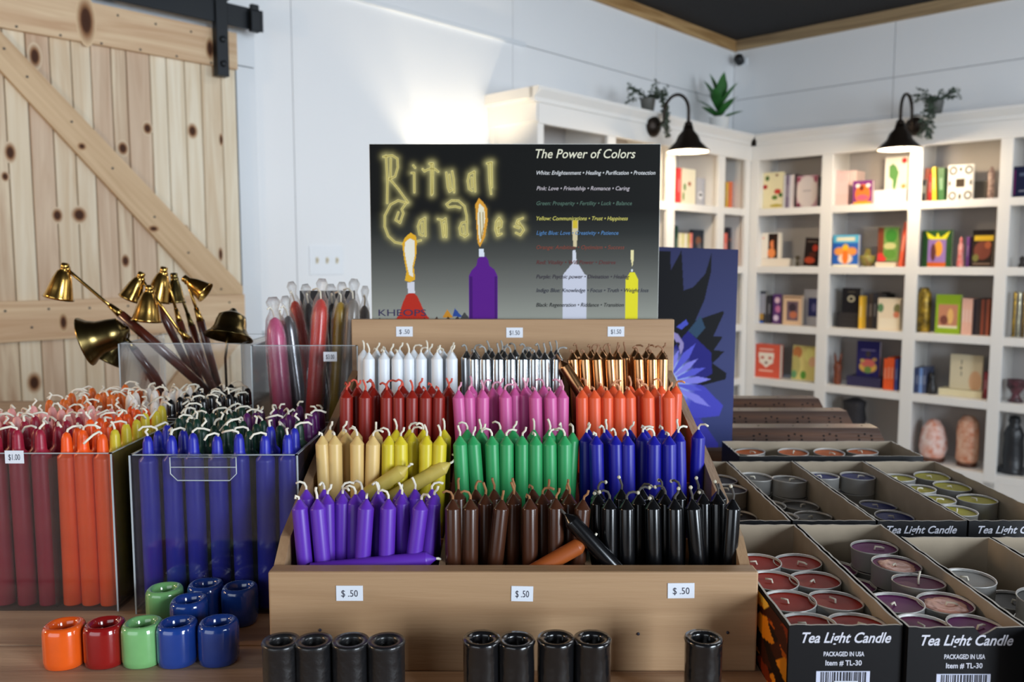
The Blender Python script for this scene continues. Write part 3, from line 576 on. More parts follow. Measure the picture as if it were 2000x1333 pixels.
# left bookcase
spines('yellow spined book at the corner bay of the left case', 'A', 1, 1418, 1422, 356, [(226, 180, 70)])
book('orange book with warm figures in the corner bay', 'A', 1, 1423, 1446, 356, (226, 120, 80), [E_(.7, .3, .25, .2, (236, 160, 90)), E_(.6, .7, .3, .2, (230, 140, 70)), E_(.85, .1, .1, .06, (180, 180, 220)), E_(.55, .92, .2, .06, (240, 214, 200))])
spines('coral slim spine left of the dark ghost book', 'A', 2, 1414, 1420, 456, [(226, 110, 96)])
book('dark book with a pale figure in the corner bay', 'A', 2, 1422, 1442, 445, (60, 56, 64), [R_(.1, .28, .9, .34, (150, 90, 70)), E_(.55, .75, .2, .2, (170, 160, 160)), R_(.2, .05, .8, .08, (110, 110, 120))])
spines('red spined book by the left case upright', 'A', 1, 1322, 1330, 328, [(222, 60, 60)])
book('tall cream book with a fruit sprig', 'A', 1, 1332, 1358, 330, (230, 222, 196), [E_(.55, .4, .12, .06, (170, 100, 70)), E_(.2, .5, .1, .1, (110, 140, 80)), E_(.12, .75, .08, .12, (130, 150, 90))])
book('small grey book with a pale emblem', 'A', 1, 1360, 1376, 348, (176, 176, 182), [E_(.5, .6, .3, .14, (220, 220, 222)), E_(.5, .58, .2, .05, (70, 70, 76))])
book('dark book with a pink arch on its cover', 'A', 1, 1378, 1397, 354, (56, 54, 66), [R_(.1, .35, .8, .85, (190, 80, 120)), E_(.45, .35, .35, .14, (190, 80, 120)), E_(.45, .55, .15, .15, (120, 50, 60)), E_(.5, .92, .3, .1, (214, 196, 170))])
spines('pale blue spine right of the pink arch book', 'A', 1, 1398, 1402, 352, [(150, 170, 190)])
spines('dark green spine by the left case upright', 'A', 2, 1320, 1324, 440, [(30, 70, 56)])
spines('pale spined volume beside the green spine', 'A', 2, 1326, 1352, 455, [(232, 224, 190), (214, 206, 140), (234, 226, 210), (180, 170, 90), (220, 120, 110)], group='pale volumes low in the left case')
book('dark blue book with a grey and red figure', 'A', 2, 1353, 1374, 449, (34, 42, 54), [E_(.5, .3, .25, .12, (120, 80, 60)), E_(.45, .75, .35, .22, (200, 196, 196)), E_(.6, .5, .2, .15, (90, 90, 96))])
book('orange box with a dark top corner', 'A', 2, 1377, 1402, 457, (216, 140, 60), [P_([(0, 0), (.8, 0), (0, .5)], (130, 50, 30)), E_(.7, .7, .2, .08, (150, 90, 40))], name='orange_box', cat='box')
spines('red block of a book left of the first upright', 'A', 2, 1291, 1303, 459, [(232, 84, 70)])

# ------------------------------------------------------------------ greenery, camera
GRN = mat('artificial_green', (46, 104, 44), .4, var=.3, vscale=20); GRY = mat('dusty_green', (70, 84, 70), .6, var=.3, vscale=40)
POTW = mat('white_ceramic_pot', (226, 226, 224), .3)
a_, z_ = onA(1410, 240, .22)
cp = thing('potted_plant', 'upright green leafy plant in a white pot at the bookcase corner', 'plant', RW(a_, .2, H + .765), ANG)
part('pot', MB().lathe([(.045, 0), (.05, .005), (.06, .085), (.064, .09), (.055, .09), (.05, .06)], 20), POTW, cp)
rr = random.Random(5)
def leaf(length, width, M):
    mb = MB(); n = 6; vs = []; fs = []
    for i in range(n + 1):
        t = i / n; w_ = width * math.sin(pi * min(1, t * .92 + .08)) ** .8 if i < n else .0005
        z = length * t; y = -.25 * length * t * t
        vs += [M @ Vector((-w_ / 2, y + .01 * w_, z)), M @ Vector((0, y - w_ * .15, z)), M @ Vector((w_ / 2, y + .01 * w_, z))]
    for i in range(n): b = i * 3; fs += [(b, b + 1, b + 4, b + 3), (b + 1, b + 2, b + 5, b + 4)]
    mb.smooth = True; mb.add(vs, fs); return mb
part('soil', MB().lathe([(.05, 0), (.05, .008)], 16), cmat((60, 44, 34)), cp, (0, 0, .075))
for k in range(13):
    az = k * 2.4; el = .12 + .075 * k
    M = Matrix.Rotation(az, 4, 'Z') @ Matrix.Rotation(el, 4, 'X')
    part('leaf', leaf(.19 - .004 * k, .062, M), GRN, cp, (0, 0, .08 + .008 * (12 - k)))
def vine(label, loc, rz, sx, seed, hang):
    t = thing('hanging_vine', label, 'plant', loc, rz)
    part('pot', MB().lathe([(.03, 0), (.04, .07), (.042, .075), (.036, .075), (.03, .06)], 16), cmat((96, 96, 92)), t)
    r = random.Random(seed); mb = MB()
    stems = MB()
    for s in range(16):
        az = r.uniform(0, 2 * pi); p = Vector((0, 0, .07)); d = Vector((math.cos(az) * .8, math.sin(az) * .8, r.uniform(.3, 1))); pts = [p.copy()]
        droop = s < 6
        if droop: d = Vector((sx[0] * .9 + r.uniform(-.3, .3), sx[1] * .9 + r.uniform(-.3, .3), .5))
        for i in range(14 if droop else 6):
            p = p + d.normalized() * .02; d.z -= .12 if not droop else .28
            if droop: d.z = max(d.z, -2.2); d.x *= .85; d.y *= .85
            pts.append(p.copy())
            for q in range(3):
                o = Vector((r.uniform(-1, 1), r.uniform(-1, 1), r.uniform(-1, 1))) * .012; s_ = r.uniform(.007, .013)
                e1 = Vector((r.uniform(-1, 1), r.uniform(-1, 1), r.uniform(-.5, .5))).normalized() * s_; e2 = e1.orthogonal().normalized() * s_ * .7
                mb.add([p + o - e1, p + o + e2, p + o + e1, p + o - e2], [(0, 1, 2, 3)])
        stems.tube(pts, .0015, 4)
    part('stem', stems, GRY, t); tag(part('foliage', mb, GRY, t), kind='stuff')
a_, z_ = onA(1262, 205, .26); vine('grey green trailing vine above the left gooseneck lamp', RW(a_, .27, H + .765), ANG, (0, 1), 3, 1)
b_, z_ = onB(1828, 215, .26); vine('grey green trailing vine above the right gooseneck lamp', RW(.27, b_, H + .765), ANG, (1, 0), 8, 1)
sc_ = thing('security_camera', 'small black security camera in the room corner under the ceiling', 'camera', RW(.0, .075, H + 1.29), ANG)
part('mount', MB().box(0, -.02, -.02, .012, .02, .02, c=.002).tube([(.01, 0, 0), (.05, 0, 0)], .006), mat('white_plastic'), sc_)
part('head', MB().lathe([(.001, -.03), (.026, -.028), (.03, -.01), (.03, .02), (.02, .03), (.001, .031)], 18, Matrix.Translation((.075, .0, 0)) @ Matrix.Rotation(.9, 4, 'Y')), cmat((24, 26, 30)), sc_)
part('cable', MB().tube([(.005, 0, 0), (.012, -.03, .03), (.01, -.04, .08), (.012, -.05, .13)], .003, 6), mat('white_plastic'), sc_)

# ================================================================== TABLE
tb = thing('display_table', 'brown wooden display table carrying all the candles', 'table', (0, 0, 0))
TW3 = wood('table_wood', (196, 166, 136), (150, 120, 96), 'x', .5, 1.0)
ybs = [.12, .30, .47, .655, .84, 1.03, 1.22, 1.42, 1.63, 1.86]
for i in range(len(ybs) - 1):
    o = part('plank', box(-1.25, ybs[i] + .0008, TZ - .035, .64, ybs[i + 1] - .0008, TZ, c=.0015), TW3, tb)
    o.data.transform(Matrix.Translation((i * .7, 0, 0))); o.location.x = -i * .7
DW = wood('dark_table_wood', (110, 84, 62), (84, 60, 44), 'x', .6)
part('apron', MB().box(-1.2, .17, TZ - .14, .59, .19, TZ - .035).box(-1.2, 1.79, TZ - .14, .59, 1.81, TZ - .035).box(-1.2, .19, TZ - .14, -1.18, 1.79, TZ - .035).box(.57, .19, TZ - .14, .59, 1.79, TZ - .035), DW, tb)
for x in (-1.2, .53):
    for y in (.17, 1.75): part('leg', box(x, y, 0, x + .06, y + .06, TZ - .035, c=.003), DW, tb)

# ================================================================== CHIME CANDLE STAND
ST = wood('stand_wood', (182, 148, 112), (160, 126, 92), 'x', .5)
STS = wood('stand_side_wood', (172, 140, 106), (146, 114, 84), 'y', .5)
st = thing('candle_stand', 'light wooden tiered stand holding rows of small candles', 'stand', (0.0, .611, TZ))
BH = .0785
part('front_board', box(-.1845, 0, 0, .1865, .016, BH, c=.0015), ST, st)
rows = []                                  # (Y, tip z, floor z)
for Y, py in ((.655, 957), (.735, 837), (.815, 750), (.895, 678)):
    tz = PY(1000, py, Y).z; rows.append((Y, tz, tz - .1035))
prof = [(.016, 0), (.357, 0), (.357, .19), (.322, .181), (.137, .127), (.037, .094), (.016, .0775)]
for x in (-.1845, .1765): part('side_board', MB().prism([(y, z) for y, z in prof], x, x + .008, 'x'), STS, st)
part('back_board', box(-.1845, .345, 0, .1865, .357, .246, c=.001), ST, st)
for i, (Y, tz, fz) in enumerate(rows):
    z = fz - TZ; y0 = (Y - .611) - .022 if i else .017; y1 = (rows[i + 1][0] - .611) - .023 if i < 3 else .344
    part('step_floor', box(-.176, y0, z - .005, .178, y1, z), ST, st)
    if i: part('riser', box(-.176, y0 - .004, max(0, rows[i - 1][2] - TZ), .178, y0, z + .010), ST, st)
dp = [(.017, 0), (.344, 0), (.344, .165), (.26, .14), (.18, .105), (.10, .082), (.018, .074)]
for x in (-.0575, .0575): part('divider', MB().prism(dp, x, x + .005, 'x'), STS, st)
for x, y in ((-.146, .033), (-.096, .03), (.034, .03), (.096, .03), (.164, .031)): part('nail_hole', MB().lathe([(.0012, 0), (.0012, .0006)], 8, Matrix.Translation((x, .0, y)) @ Matrix.Rotation(pi / 2, 4, 'X')), INK, st)
def sticker(parent, x, y, z, s, w_=.0195, h_=.0118, ang=0.0, size=.0075):
    o = part('price_sticker', box(-w_ / 2, -.0004, -h_ / 2, w_ / 2, .0, h_ / 2), STICK, parent, (x, y, z), (0, ang, 0))
    lettering(o, s, 0, -.0006, -size * .35, size, INK, align='CENTER', width=w_ * .62)
for px, py, a_ in ((683, 1159, 0), (1020, 1160, .02), (1330, 1154, -.01)):
    P = PY(px, py, .611); sticker(st, P.x, -.0002, P.z - TZ, '$ .50', ang=a_, w_=.0202 if px != 1020 else .0165)
for px, py in ((790, 648), (1005, 650), (1203, 648)):
    P = PY(px, py, .956); sticker(st, P.x, .3448, P.z - TZ, '$ .50' if px < 800 else '$1.50', w_=.019, h_=.0115)

# ------------------------------------------------------------------ candles
def wax(name, c, **k):
    k.setdefault('rough', .38); k.setdefault('sss', .0)
    k.setdefault('spec', .4); return mat(name, c, var=.05, vscale=25, **k)
WX = {'purple': wax('purple_wax', (92, 44, 168)), 'brown': wax('brown_wax', (66, 36, 22), rough=.25, spec=.5), 'black': wax('black_wax', (12, 12, 14), rough=.2, spec=.6),
      'amber': wax('amber_brown_wax', (150, 76, 32)), 'straw': wax('straw_wax', (196, 172, 84)), 'cream': wax('cream_wax', (216, 182, 116)), 'yellow': wax('yellow_wax', (210, 190, 40)), 'green': wax('green_wax', (48, 152, 88)),
      'blue': wax('blue_wax', (24, 24, 146)), 'red': wax('red_wax', (138, 28, 18)), 'pink': wax('pink_wax', (202, 88, 150)), 'orange': wax('orange_wax', (228, 88, 48)),
      'white': wax('white_wax', (226, 230, 234)), 'silver': mat('silver_wax', (186, 188, 190), .22, 1.0), 'copper': mat('copper_wax', (190, 140, 96), .25, 1.0),
      'burgundy': wax('burgundy_wax', (146, 26, 50)), 'tangerine': wax('tangerine_wax', (236, 84, 18)), 'lemon': wax('lemon_wax', (208, 188, 50)),
      'rose': wax('rose_wax', (240, 168, 162)), 'pumpkin': wax('pumpkin_wax', (214, 104, 34)), 'ivory': wax('ivory_wax', (228, 218, 208)),
      'navy': wax('royal_blue_wax', (34, 40, 160)), 'forest': wax('forest_green_wax', (16, 54, 40)), 'plum': wax('plum_wax', (84, 24, 90)), 'tawny': wax('tawny_wax', (150, 76, 34))}
WKM = {'black': mat('dark_wick', (74, 70, 66), .9), 'brown': mat('brown_wick', (150, 104, 66), .9), 'red': mat('red_wick', (206, 84, 66), .9), 'pink': mat('pink_wick', (214, 150, 170), .9), 'orange': mat('orange_wick', (214, 150, 110), .9),
       'silver': mat('grey_wick', (150, 150, 146), .7), 'copper': mat('copper_wick', (150, 110, 80), .7)}
cr_ = .00635; CL = .0985
chime = {}
for c in WX:
    chime[c] = MB().lathe([(cr_ * .96, 0), (cr_, .001), (cr_, CL - .0082), (cr_ * .985, CL - .0077), (cr_ * .92, CL - .0070), (cr_ * .87, CL - .0066), (.0026, CL - .0026), (.0017, CL - .0014), (.0008, CL)], 20).mesh('chime_candle', WX[c])
WV = [[(0, 0, -.002), (0, 0, .003), (.0015, 0, .006), (.005, .001, .0075), (.008, .001, .006)],
      [(0, 0, -.002), (-.0005, 0, .004), (.001, 0, .008), (.002, .001, .0105)],
      [(0, 0, -.002), (0, 0, .003), (-.002, 0, .0055), (-.006, -.001, .006), (-.0095, 0, .005)],
      [(0, 0, -.002), (.0005, 0, .0025), (.0025, -.001, .004), (.003, -.001, .0015)],
      [(0, 0, -.002), (-.0005, 0, .003), (-.003, 0, .0055), (-.0035, 0, .0085)]]
wickm = {}
def wick_mesh(c, k):
    key = (c in WKM and c, k)
    if key not in wickm: wickm[key] = MB().tube(WV[k], .00105, 6).mesh('wick', WKM.get(c, WICK))
    return wickm[key]
rc = random.Random(11)
WB = MB().lathe([(.0002, -.0016), (.0014, -.0006), (.0016, .0004), (.0008, .0016)], 6).mesh('wick_tip', mat('pale_wick_tip', (196, 190, 170), .8))
def candle(color, base, tip, label, group, name='chime_candle', roll=None):
    d = (Vector(tip) - Vector(base)); q = d.to_track_quat('Z', 'Y')
    o = obj(name, chime[color], None, base); tag(o, label, 'candle', group)
    q = q @ Quaternion((0, 0, 1), rc.uniform(-.6, .6)) if roll is None else q
    o.rotation_mode = 'QUATERNION'; o.rotation_quaternion = q
    k = rc.randrange(5); wk = obj('wick', wick_mesh(color, k), o, (0, 0, CL - .001))
    if color == 'black': obj('wick_tip', WB, wk, WV[k][-1])
    return o
FRONT = {
 (0, 'purple'): [(582, 958, 605), (617, 960, 640), (638, 952, 645, 1), (669, 953, 665, 1), (694, 952, 690, 1), (717, 955, 699), (738, 953, 732, 1), (759, 955, 750), (784, 957, 790, 1), (825, 960, 792), (849, 953, 822, 1)],
 (0, 'brown'): [(884, 947, 886), (919, 947, 917), (948, 946, 948, 1), (983, 954, 955), (1003, 948, 1000, 1), (1035, 945, 1035), (1060, 944, 1060, 1), (1086, 947, 1086), (1112, 950, 1112, 1), (1142, 950, 1128)],
 (0, 'black'): [(1168, 938, 1170, 1), (1191, 955, 1191), (1224, 950, 1226), (1248, 935, 1248, 1), (1275, 950, 1280), (1300, 942, 1300, 1), (1318, 955, 1322), (1350, 950, 1374), (1374, 945, 1378, 1), (1402, 948, 1402, 1), (1434, 950, 1418)],
 (1, 'cream'): [(628, 838, 640), (653, 836, 656), (676, 835, 678, 1), (697, 837, 698), (729, 835, 727)],
 (1, 'yellow'): [(760, 833, 757), (782, 831, 783), (805, 833, 806, 1), (833, 832, 829), (860, 833, 850)],
 (1, 'green'): [(897, 834, 908), (922, 832, 940), (940, 836, 944, 1), (960, 836, 968), (989, 834, 990), (1020, 831, 1020), (1046, 834, 1047), (1073, 832, 1076), (1103, 830, 1103), (1120, 833, 1119, 1)],
 (1, 'blue'): [(1145, 832, 1146, 1), (1164, 832, 1170), (1180, 831, 1182, 1), (1202, 830, 1207), (1226, 831, 1229), (1256, 830, 1254, 1), (1278, 830, 1277), (1307, 830, 1309), (1325, 830, 1331, 1)],
 (2, 'red'): [(676, 768, 676), (697, 752, 697, 1), (713, 748, 712), (730, 748, 730, 1), (755, 750, 755), (778, 750, 780), (805, 750, 803), (831, 751, 830), (857, 749, 853), (876, 752, 876, 1)],
 (2, 'pink'): [(885, 757, 908), (915, 748, 922), (943, 747, 942), (962, 748, 967, 1), (986, 749, 992), (1005, 749, 1008, 1), (1025, 749, 1025, 1), (1045, 745, 1050), (1075, 746, 1080), (1099, 748, 1102)],
 (2, 'orange'): [(1137, 746, 1140), (1161, 746, 1164), (1186, 744, 1188), (1210, 745, 1212), (1229, 744, 1234), (1248, 744, 1250, 1), (1265, 746, 1270), (1279, 748, 1283, 1), (1306, 764, 1308)],
 (3, 'white'): [(720, 673, 720), (735, 676, 735, 1), (750, 672, 750), (763, 674, 764, 1), (776, 673, 776), (798, 672, 799), (822, 670, 822), (838, 672, 838, 1), (853, 672, 854), (866, 673, 866, 1), (882, 671, 883)],
 (3, 'silver'): [(911, 676, 911, 1), (926, 674, 928), (948, 672, 950), (961, 671, 962, 1), (973, 671, 974), (985, 671, 985, 1), (997, 672, 997), (1021, 671, 1021), (1033, 670, 1034, 1), (1044, 672, 1045), (1064, 671, 1067), (1076, 671, 1077, 1), (1090, 674, 1091)],
 (3, 'copper'): [(1118, 674, 1128), (1140, 670, 1150), (1153, 671, 1160, 1), (1164, 672, 1178), (1176, 672, 1188, 1), (1190, 671, 1203), (1206, 672, 1212), (1220, 671, 1228, 1), (1246, 670, 1255), (1262, 672, 1262, 1), (1273, 671, 1277), (1295, 672, 1292)]}
BINX = {'purple': (-.1755, -.0575), 'brown': (-.049, .054), 'black': (.066, .176), 'cream': (-.1755, -.12), 'yellow': (-.115, -.0575), 'green': (-.049, .054), 'blue': (.066, .176), 'red': (-.1755, -.0575), 'pink': (-.049, .054), 'orange': (.066, .17), 'white': (-.173, -.059), 'silver': (-.049, .054), 'copper': (.066, .17)}
nice = {'copper': 'copper coloured'}
for (r, c), lst in FRONT.items():
    Y, tz, fz = rows[r]; cn = nice.get(c, c); tier = ('lowest', 'second', 'third', 'top')[r]; nf = nb = 0
    used = []
    for it in lst:
        back = len(it) > 3; yy = Y - .012 + (.0138 if back else 0) + rc.uniform(-.0012, .0012)
        lo, hi = BINX[c]; lo -= .005; cl = lambda v: min(max(v, lo + .0065), hi - .0055)
        T = PY(it[0], it[1], yy + .003); bz = fz + .0005
        B = PY(it[2], 1100 if r == 0 else it[1] + 110, yy); bx = B.x
        dx = T.x - bx; L0 = CL; dy = .004
        if r == 0 or True: T.x = min(max(T.x, lo + .0015), hi + .004); bx = cl(bx)
        dx = T.x - bx; dz = T.z - bz
        tipv = Vector((T.x, yy + dy, T.z)); basev = Vector((bx, yy - .002, bz))
        # keep the real candle length: slide the foot along the line from the tip
        if it[1] > 760 and r == 2: tipv.z -= .0
        if back:
            lab = '%s chime candle, %s from the left of those behind the front row, %s tier' % (cn, ORD[nb], tier); nb += 1
        else:
            lab = '%s chime candle, %s from the left in front row of %s tier' % (cn, ORD[nf], tier); nf += 1
        candle(c, basev, tipv, lab, '%s chime candles on the %s tier' % (cn, tier)); used.append(T.x)
    lo, hi = BINX[c]; n = int((hi - lo) / .0138)
    for k in range(n):          # candles packed behind, only tips and wicks showing
        x = lo + .0072 + k * (hi - lo - .0144) / max(1, n - 1); yy = Y + .0165 + rc.uniform(-.001, .001)
        candle(c, (x, yy, fz + .0005), (x + rc.uniform(-.003, .003), yy + .002, fz + .1), '%s chime candle, %s from the left in rear row of %s tier' % (cn, ORD[k], tier), '%s chime candles on the %s tier' % (cn, tier))
# fallen candles
def lying(color, p0, p1, Ya, Yb, label, grp):
    tip = PY(*p0, Ya); b = PY(*p1, Yb); d = (b - tip).normalized(); candle(color, tip + d * CL, tip, label, grp)
lying('straw', (797, 912), (745, 947), .715, .712, 'pale yellow chime candle lying slanted in front of yellow row, nearer one', 'yellow chime candles on the second tier')
lying('straw', (880, 905), (800, 952), .722, .716, 'pale yellow chime candle lying slanted behind the nearer fallen one', 'yellow chime candles on the second tier')
lying('purple', (852, 1092), (760, 1101), .640, .638, 'purple chime candle lying flat at the foot of purple bin', 'purple chime candles on the lowest tier')
lying('amber', (1147, 1058), (1080, 1096), .637, .634, 'orange brown chime candle fallen across front of brown bin', 'brown chime candles on the lowest tier')
lying('black', (1103, 1004), (1190, 1098), .640, .634, 'black chime candle fallen across the brown bin, tip up left', 'black chime candles on the lowest tier')
lying('copper', (1095, 704), (1125, 752), .877, .872, 'copper coloured chime candle leaning over into the silver bin', 'copper coloured chime candles on the top tier')

# ================================================================== SIGN CARD
CW, CH = .3345, .2085
cY = .974
P = PY(1004, 632, cY); zc = PY(1004, 281, cY).z
cd = thing('ritual_candles_sign', 'black to grey printed card sign reading Ritual Candles, standing behind the stand', 'sign', (P.x + .001, cY, TZ))
zb = zc - TZ - CH
part('board', box(-CW / 2, 0, 0, CW / 2, .004, zc - TZ, c=.0004), mat('sign_board', (196, 196, 190), .6), cd)
X0, X1, Y0, Y1 = 60, 1930, 70, 1225
def n_(pts): return [(x - X0, y - Y0) for x, y in pts]
let = [[(165, 142), (172, 300), (168, 440)], [(148, 148), (205, 140), (238, 160), (240, 215), (222, 272), (182, 290)], [(185, 285), (240, 350), (303, 437)], [(196, 160), (192, 282)],
       [(340, 203), (352, 218)], [(328, 250), (345, 250), (345, 372)], [(455, 190), (456, 388)], [(400, 226), (412, 240), (430, 230), (455, 222), (480, 226), (500, 242)], [(444, 192), (466, 190)], [(468, 196), (462, 380)],
       [(552, 248), (562, 340), (572, 368), (590, 355)], [(590, 240), (600, 290), (602, 372)], [(572, 262), (582, 340)],
       [(733, 242), (700, 258), (690, 300), (698, 350), (718, 362)], [(733, 242), (738, 366)], [(716, 280), (718, 340)], [(815, 190), (846, 184)], [(826, 190), (830, 300), (841, 382)], [(844, 188), (846, 340)],
       [(285, 437), (240, 424), (190, 450), (152, 520), (150, 590), (172, 650), (215, 690), (262, 700)], [(292, 440), (262, 480), (272, 505), (250, 566), (222, 548), (240, 500)], [(355, 686), (384, 678)],
       [(412, 536), (380, 552), (366, 590), (376, 640), (396, 648)], [(412, 536), (414, 650)], [(392, 570), (394, 625)],
       [(496, 542), (518, 548), (524, 600), (530, 655)], [(524, 556), (545, 538), (550, 600), (548, 656)], [(536, 575), (538, 640)],
       [(684, 640), (682, 520), (668, 460), (630, 426), (585, 424), (552, 448), (566, 466), (610, 462), (640, 470)], [(680, 560), (650, 566), (636, 600), (642, 640), (668, 648)], [(660, 590), (664, 630)], [(690, 640), (668, 655)],
       [(768, 480), (778, 600), (782, 672)], [(788, 486), (790, 640)],
       [(893, 536), (872, 560), (868, 610), (882, 648), (908, 636)], [(893, 536), (910, 560), (906, 592), (880, 600)], [(890, 560), (888, 630)],
       [(1046, 536), (1012, 550), (1004, 572), (1040, 590), (1052, 612), (1030, 644), (1002, 630)], [(1020, 560), (1046, 604)], [(992, 590), (1020, 600)]]
sh = [('grad', [(0, (12, 13, 12)), (420, (14, 15, 14)), (560, (40, 42, 40)), (720, (74, 75, 71)), (900, (108, 109, 103)), (1155, (150, 152, 142))])]
for l_ in let: sh.append(('glow', n_(l_), 20, (178, 168, 112)))
for l_ in let: sh.append(('l', n_(l_), 6.5, (228, 212, 132)))
for l_ in let: sh.append(('l', n_(l_), 2.2, (120, 106, 40)))
sh += [('p', n_([(180, 1226), (236, 1160), (262, 1080), (285, 1030), (305, 1018), (338, 1018), (356, 1036), (385, 1100), (412, 1155), (470, 1226)]), (176, 44, 30)), ('p', n_([(292, 950), (338, 944), (342, 1018), (296, 1018)]), (206, 206, 214)),
       ('p', n_([(318, 628), (352, 650), (358, 690), (352, 780), (336, 850), (345, 930), (310, 948), (276, 936), (288, 880), (272, 790), (262, 700), (280, 660)]), (222, 168, 40)), ('p', n_([(312, 664), (342, 680), (344, 770), (326, 850), (332, 915), (306, 900), (292, 840), (276, 740), (282, 690)]), (226, 222, 206)),
       ('p', n_([(694, 1226), (694, 905), (716, 866), (745, 840), (752, 796), (770, 784), (806, 784), (820, 800), (828, 840), (862, 866), (880, 905), (880, 1226)]), (86, 26, 128)), ('r', 700 - X0, 910 - Y0, 716 - X0, 1226 - Y0, (64, 16, 102)), ('r', 862 - X0, 910 - Y0, 876 - X0, 1226 - Y0, (66, 18, 104)), ('p', n_([(762, 732), (792, 732), (796, 782), (760, 782)]), (214, 220, 228)),
       ('p', n_([(762, 406), (802, 450), (816, 480), (818, 560), (800, 660), (768, 722), (752, 690), (744, 560), (738, 450)]), (214, 152, 50)), ('p', n_([(764, 440), (796, 470), (802, 540), (788, 640), (768, 696), (758, 640), (752, 520)]), (228, 220, 190)), ('l', n_([(768, 500), (772, 600), (776, 668), (790, 600), (788, 500)]), 3, (150, 120, 50)),
       ('p', n_([(1308, 1226), (1308, 900), (1340, 860), (1364, 832), (1410, 832), (1445, 890), (1464, 905), (1464, 1226)]), (196, 198, 210)), ('p', n_([(1372, 740), (1390, 740), (1398, 832), (1366, 832)]), (206, 208, 216)), ('p', n_([(1366, 552), (1404, 552), (1404, 610), (1396, 720), (1376, 720), (1366, 620)]), (206, 190, 150)), ('r', 1368 - X0, 552 - Y0, 1402 - X0, 600 - Y0, (206, 180, 50)),
       ('p', n_([(1717, 1226), (1717, 930), (1736, 900), (1746, 882), (1776, 882), (1790, 912), (1801, 935), (1801, 1226)]), (222, 212, 40)), ('p', n_([(1748, 742), (1768, 742), (1768, 800), (1760, 852), (1750, 800)]), (226, 214, 160)), ('r', 1751 - X0, 862 - Y0, 1766 - X0, 880 - Y0, (210, 216, 220)),
       ('p', n_([(462, 1200), (482, 1170), (505, 1200)]), (60, 36, 30)), ('p', n_([(520, 1176), (552, 1124), (590, 1176)]), (190, 130, 40)), ('p', n_([(585, 1170), (602, 1116), (650, 1172)]), (40, 70, 140)), ('p', n_([(528, 1204), (556, 1170), (592, 1204)]), (36, 32, 30)), ('p', n_([(588, 1200), (618, 1168), (650, 1200)]), (54, 44, 40)), ('p', n_([(630, 1194), (664, 1140), (708, 1194)]), (66, 66, 66)), ('r', 462 - X0, 1202 - Y0, 716 - X0, 1212 - Y0, (206, 206, 200))]
me = paint('printed_face', CW * .997, CH * .997, 480, 300, sh, (X1 - X0, Y1 - Y0)); fc = obj('printed_face', me, cd, (0, -.0003, zb))
kx = CW / (X1 - X0); kz = CH / (Y1 - Y0)
def sg(s, x, y, x2, size, c, **k): lettering(cd, s, (x - X0) * kx - CW / 2, -.0006, zb + CH - (y - Y0) * kz, size * kx, cmat(c), width=(x2 - x) * kx, shear=.28, **k)
lettering(cd, 'The Power of Colors', (1128 - X0) * kx - CW / 2, -.0006, zb + CH - (160 - Y0) * kz, 82 * kx, cmat((226, 222, 196)), width=(1768 - 1128) * kx, shear=.25, bold=.00006)
for s, y, x2, c in (('White: Enlightenment \u2022 Healing \u2022 Purification \u2022 Protection', 264, 1898, (214, 214, 214)), ('Pink: Love \u2022 Friendship \u2022 Romance \u2022 Caring', 362, 1735, (190, 180, 184)), ('Green: Prosperity \u2022 Fertility \u2022 Luck \u2022 Balance', 456, 1750, (70, 100, 84)),
                    ('Yellow: Communications \u2022 Trust \u2022 Happiness', 552, 1725, (206, 196, 90)), ('Light Blue: Love \u2022 Creativity \u2022 Patience', 644, 1665, (70, 120, 170)), ('Orange: Ambition \u2022 Optimism \u2022 Success', 736, 1705, (124, 52, 30)), ('Red: Vitality \u2022 Will Power \u2022 Desires', 832, 1650, (92, 24, 20)),
                    ('Purple: Psychic power \u2022 Divination \u2022 Healing', 924, 1740, (34, 20, 40)), ('Indigo Blue: Knowledge \u2022 Focus \u2022 Truth \u2022 Weight loss', 1012, 1866, (16, 18, 44)), ('Black: Regeneration \u2022 Riddance \u2022 Transition', 1106, 1706, (14, 14, 14))):
    sg(s, 1134, y, x2, 36, c, bold=.00004)
lettering(cd, 'KHEOPS', (105 - X0) * kx - CW / 2, -.0006, zb + CH - (1166 - Y0) * kz, 62 * kx, cmat((44, 34, 74)), width=310 * kx)
lettering(cd, 'International', (108 - X0) * kx - CW / 2, -.0006, zb + CH - (1196 - Y0) * kz, 26 * kx, cmat((30, 28, 36)), width=300 * kx, bold=.00006)

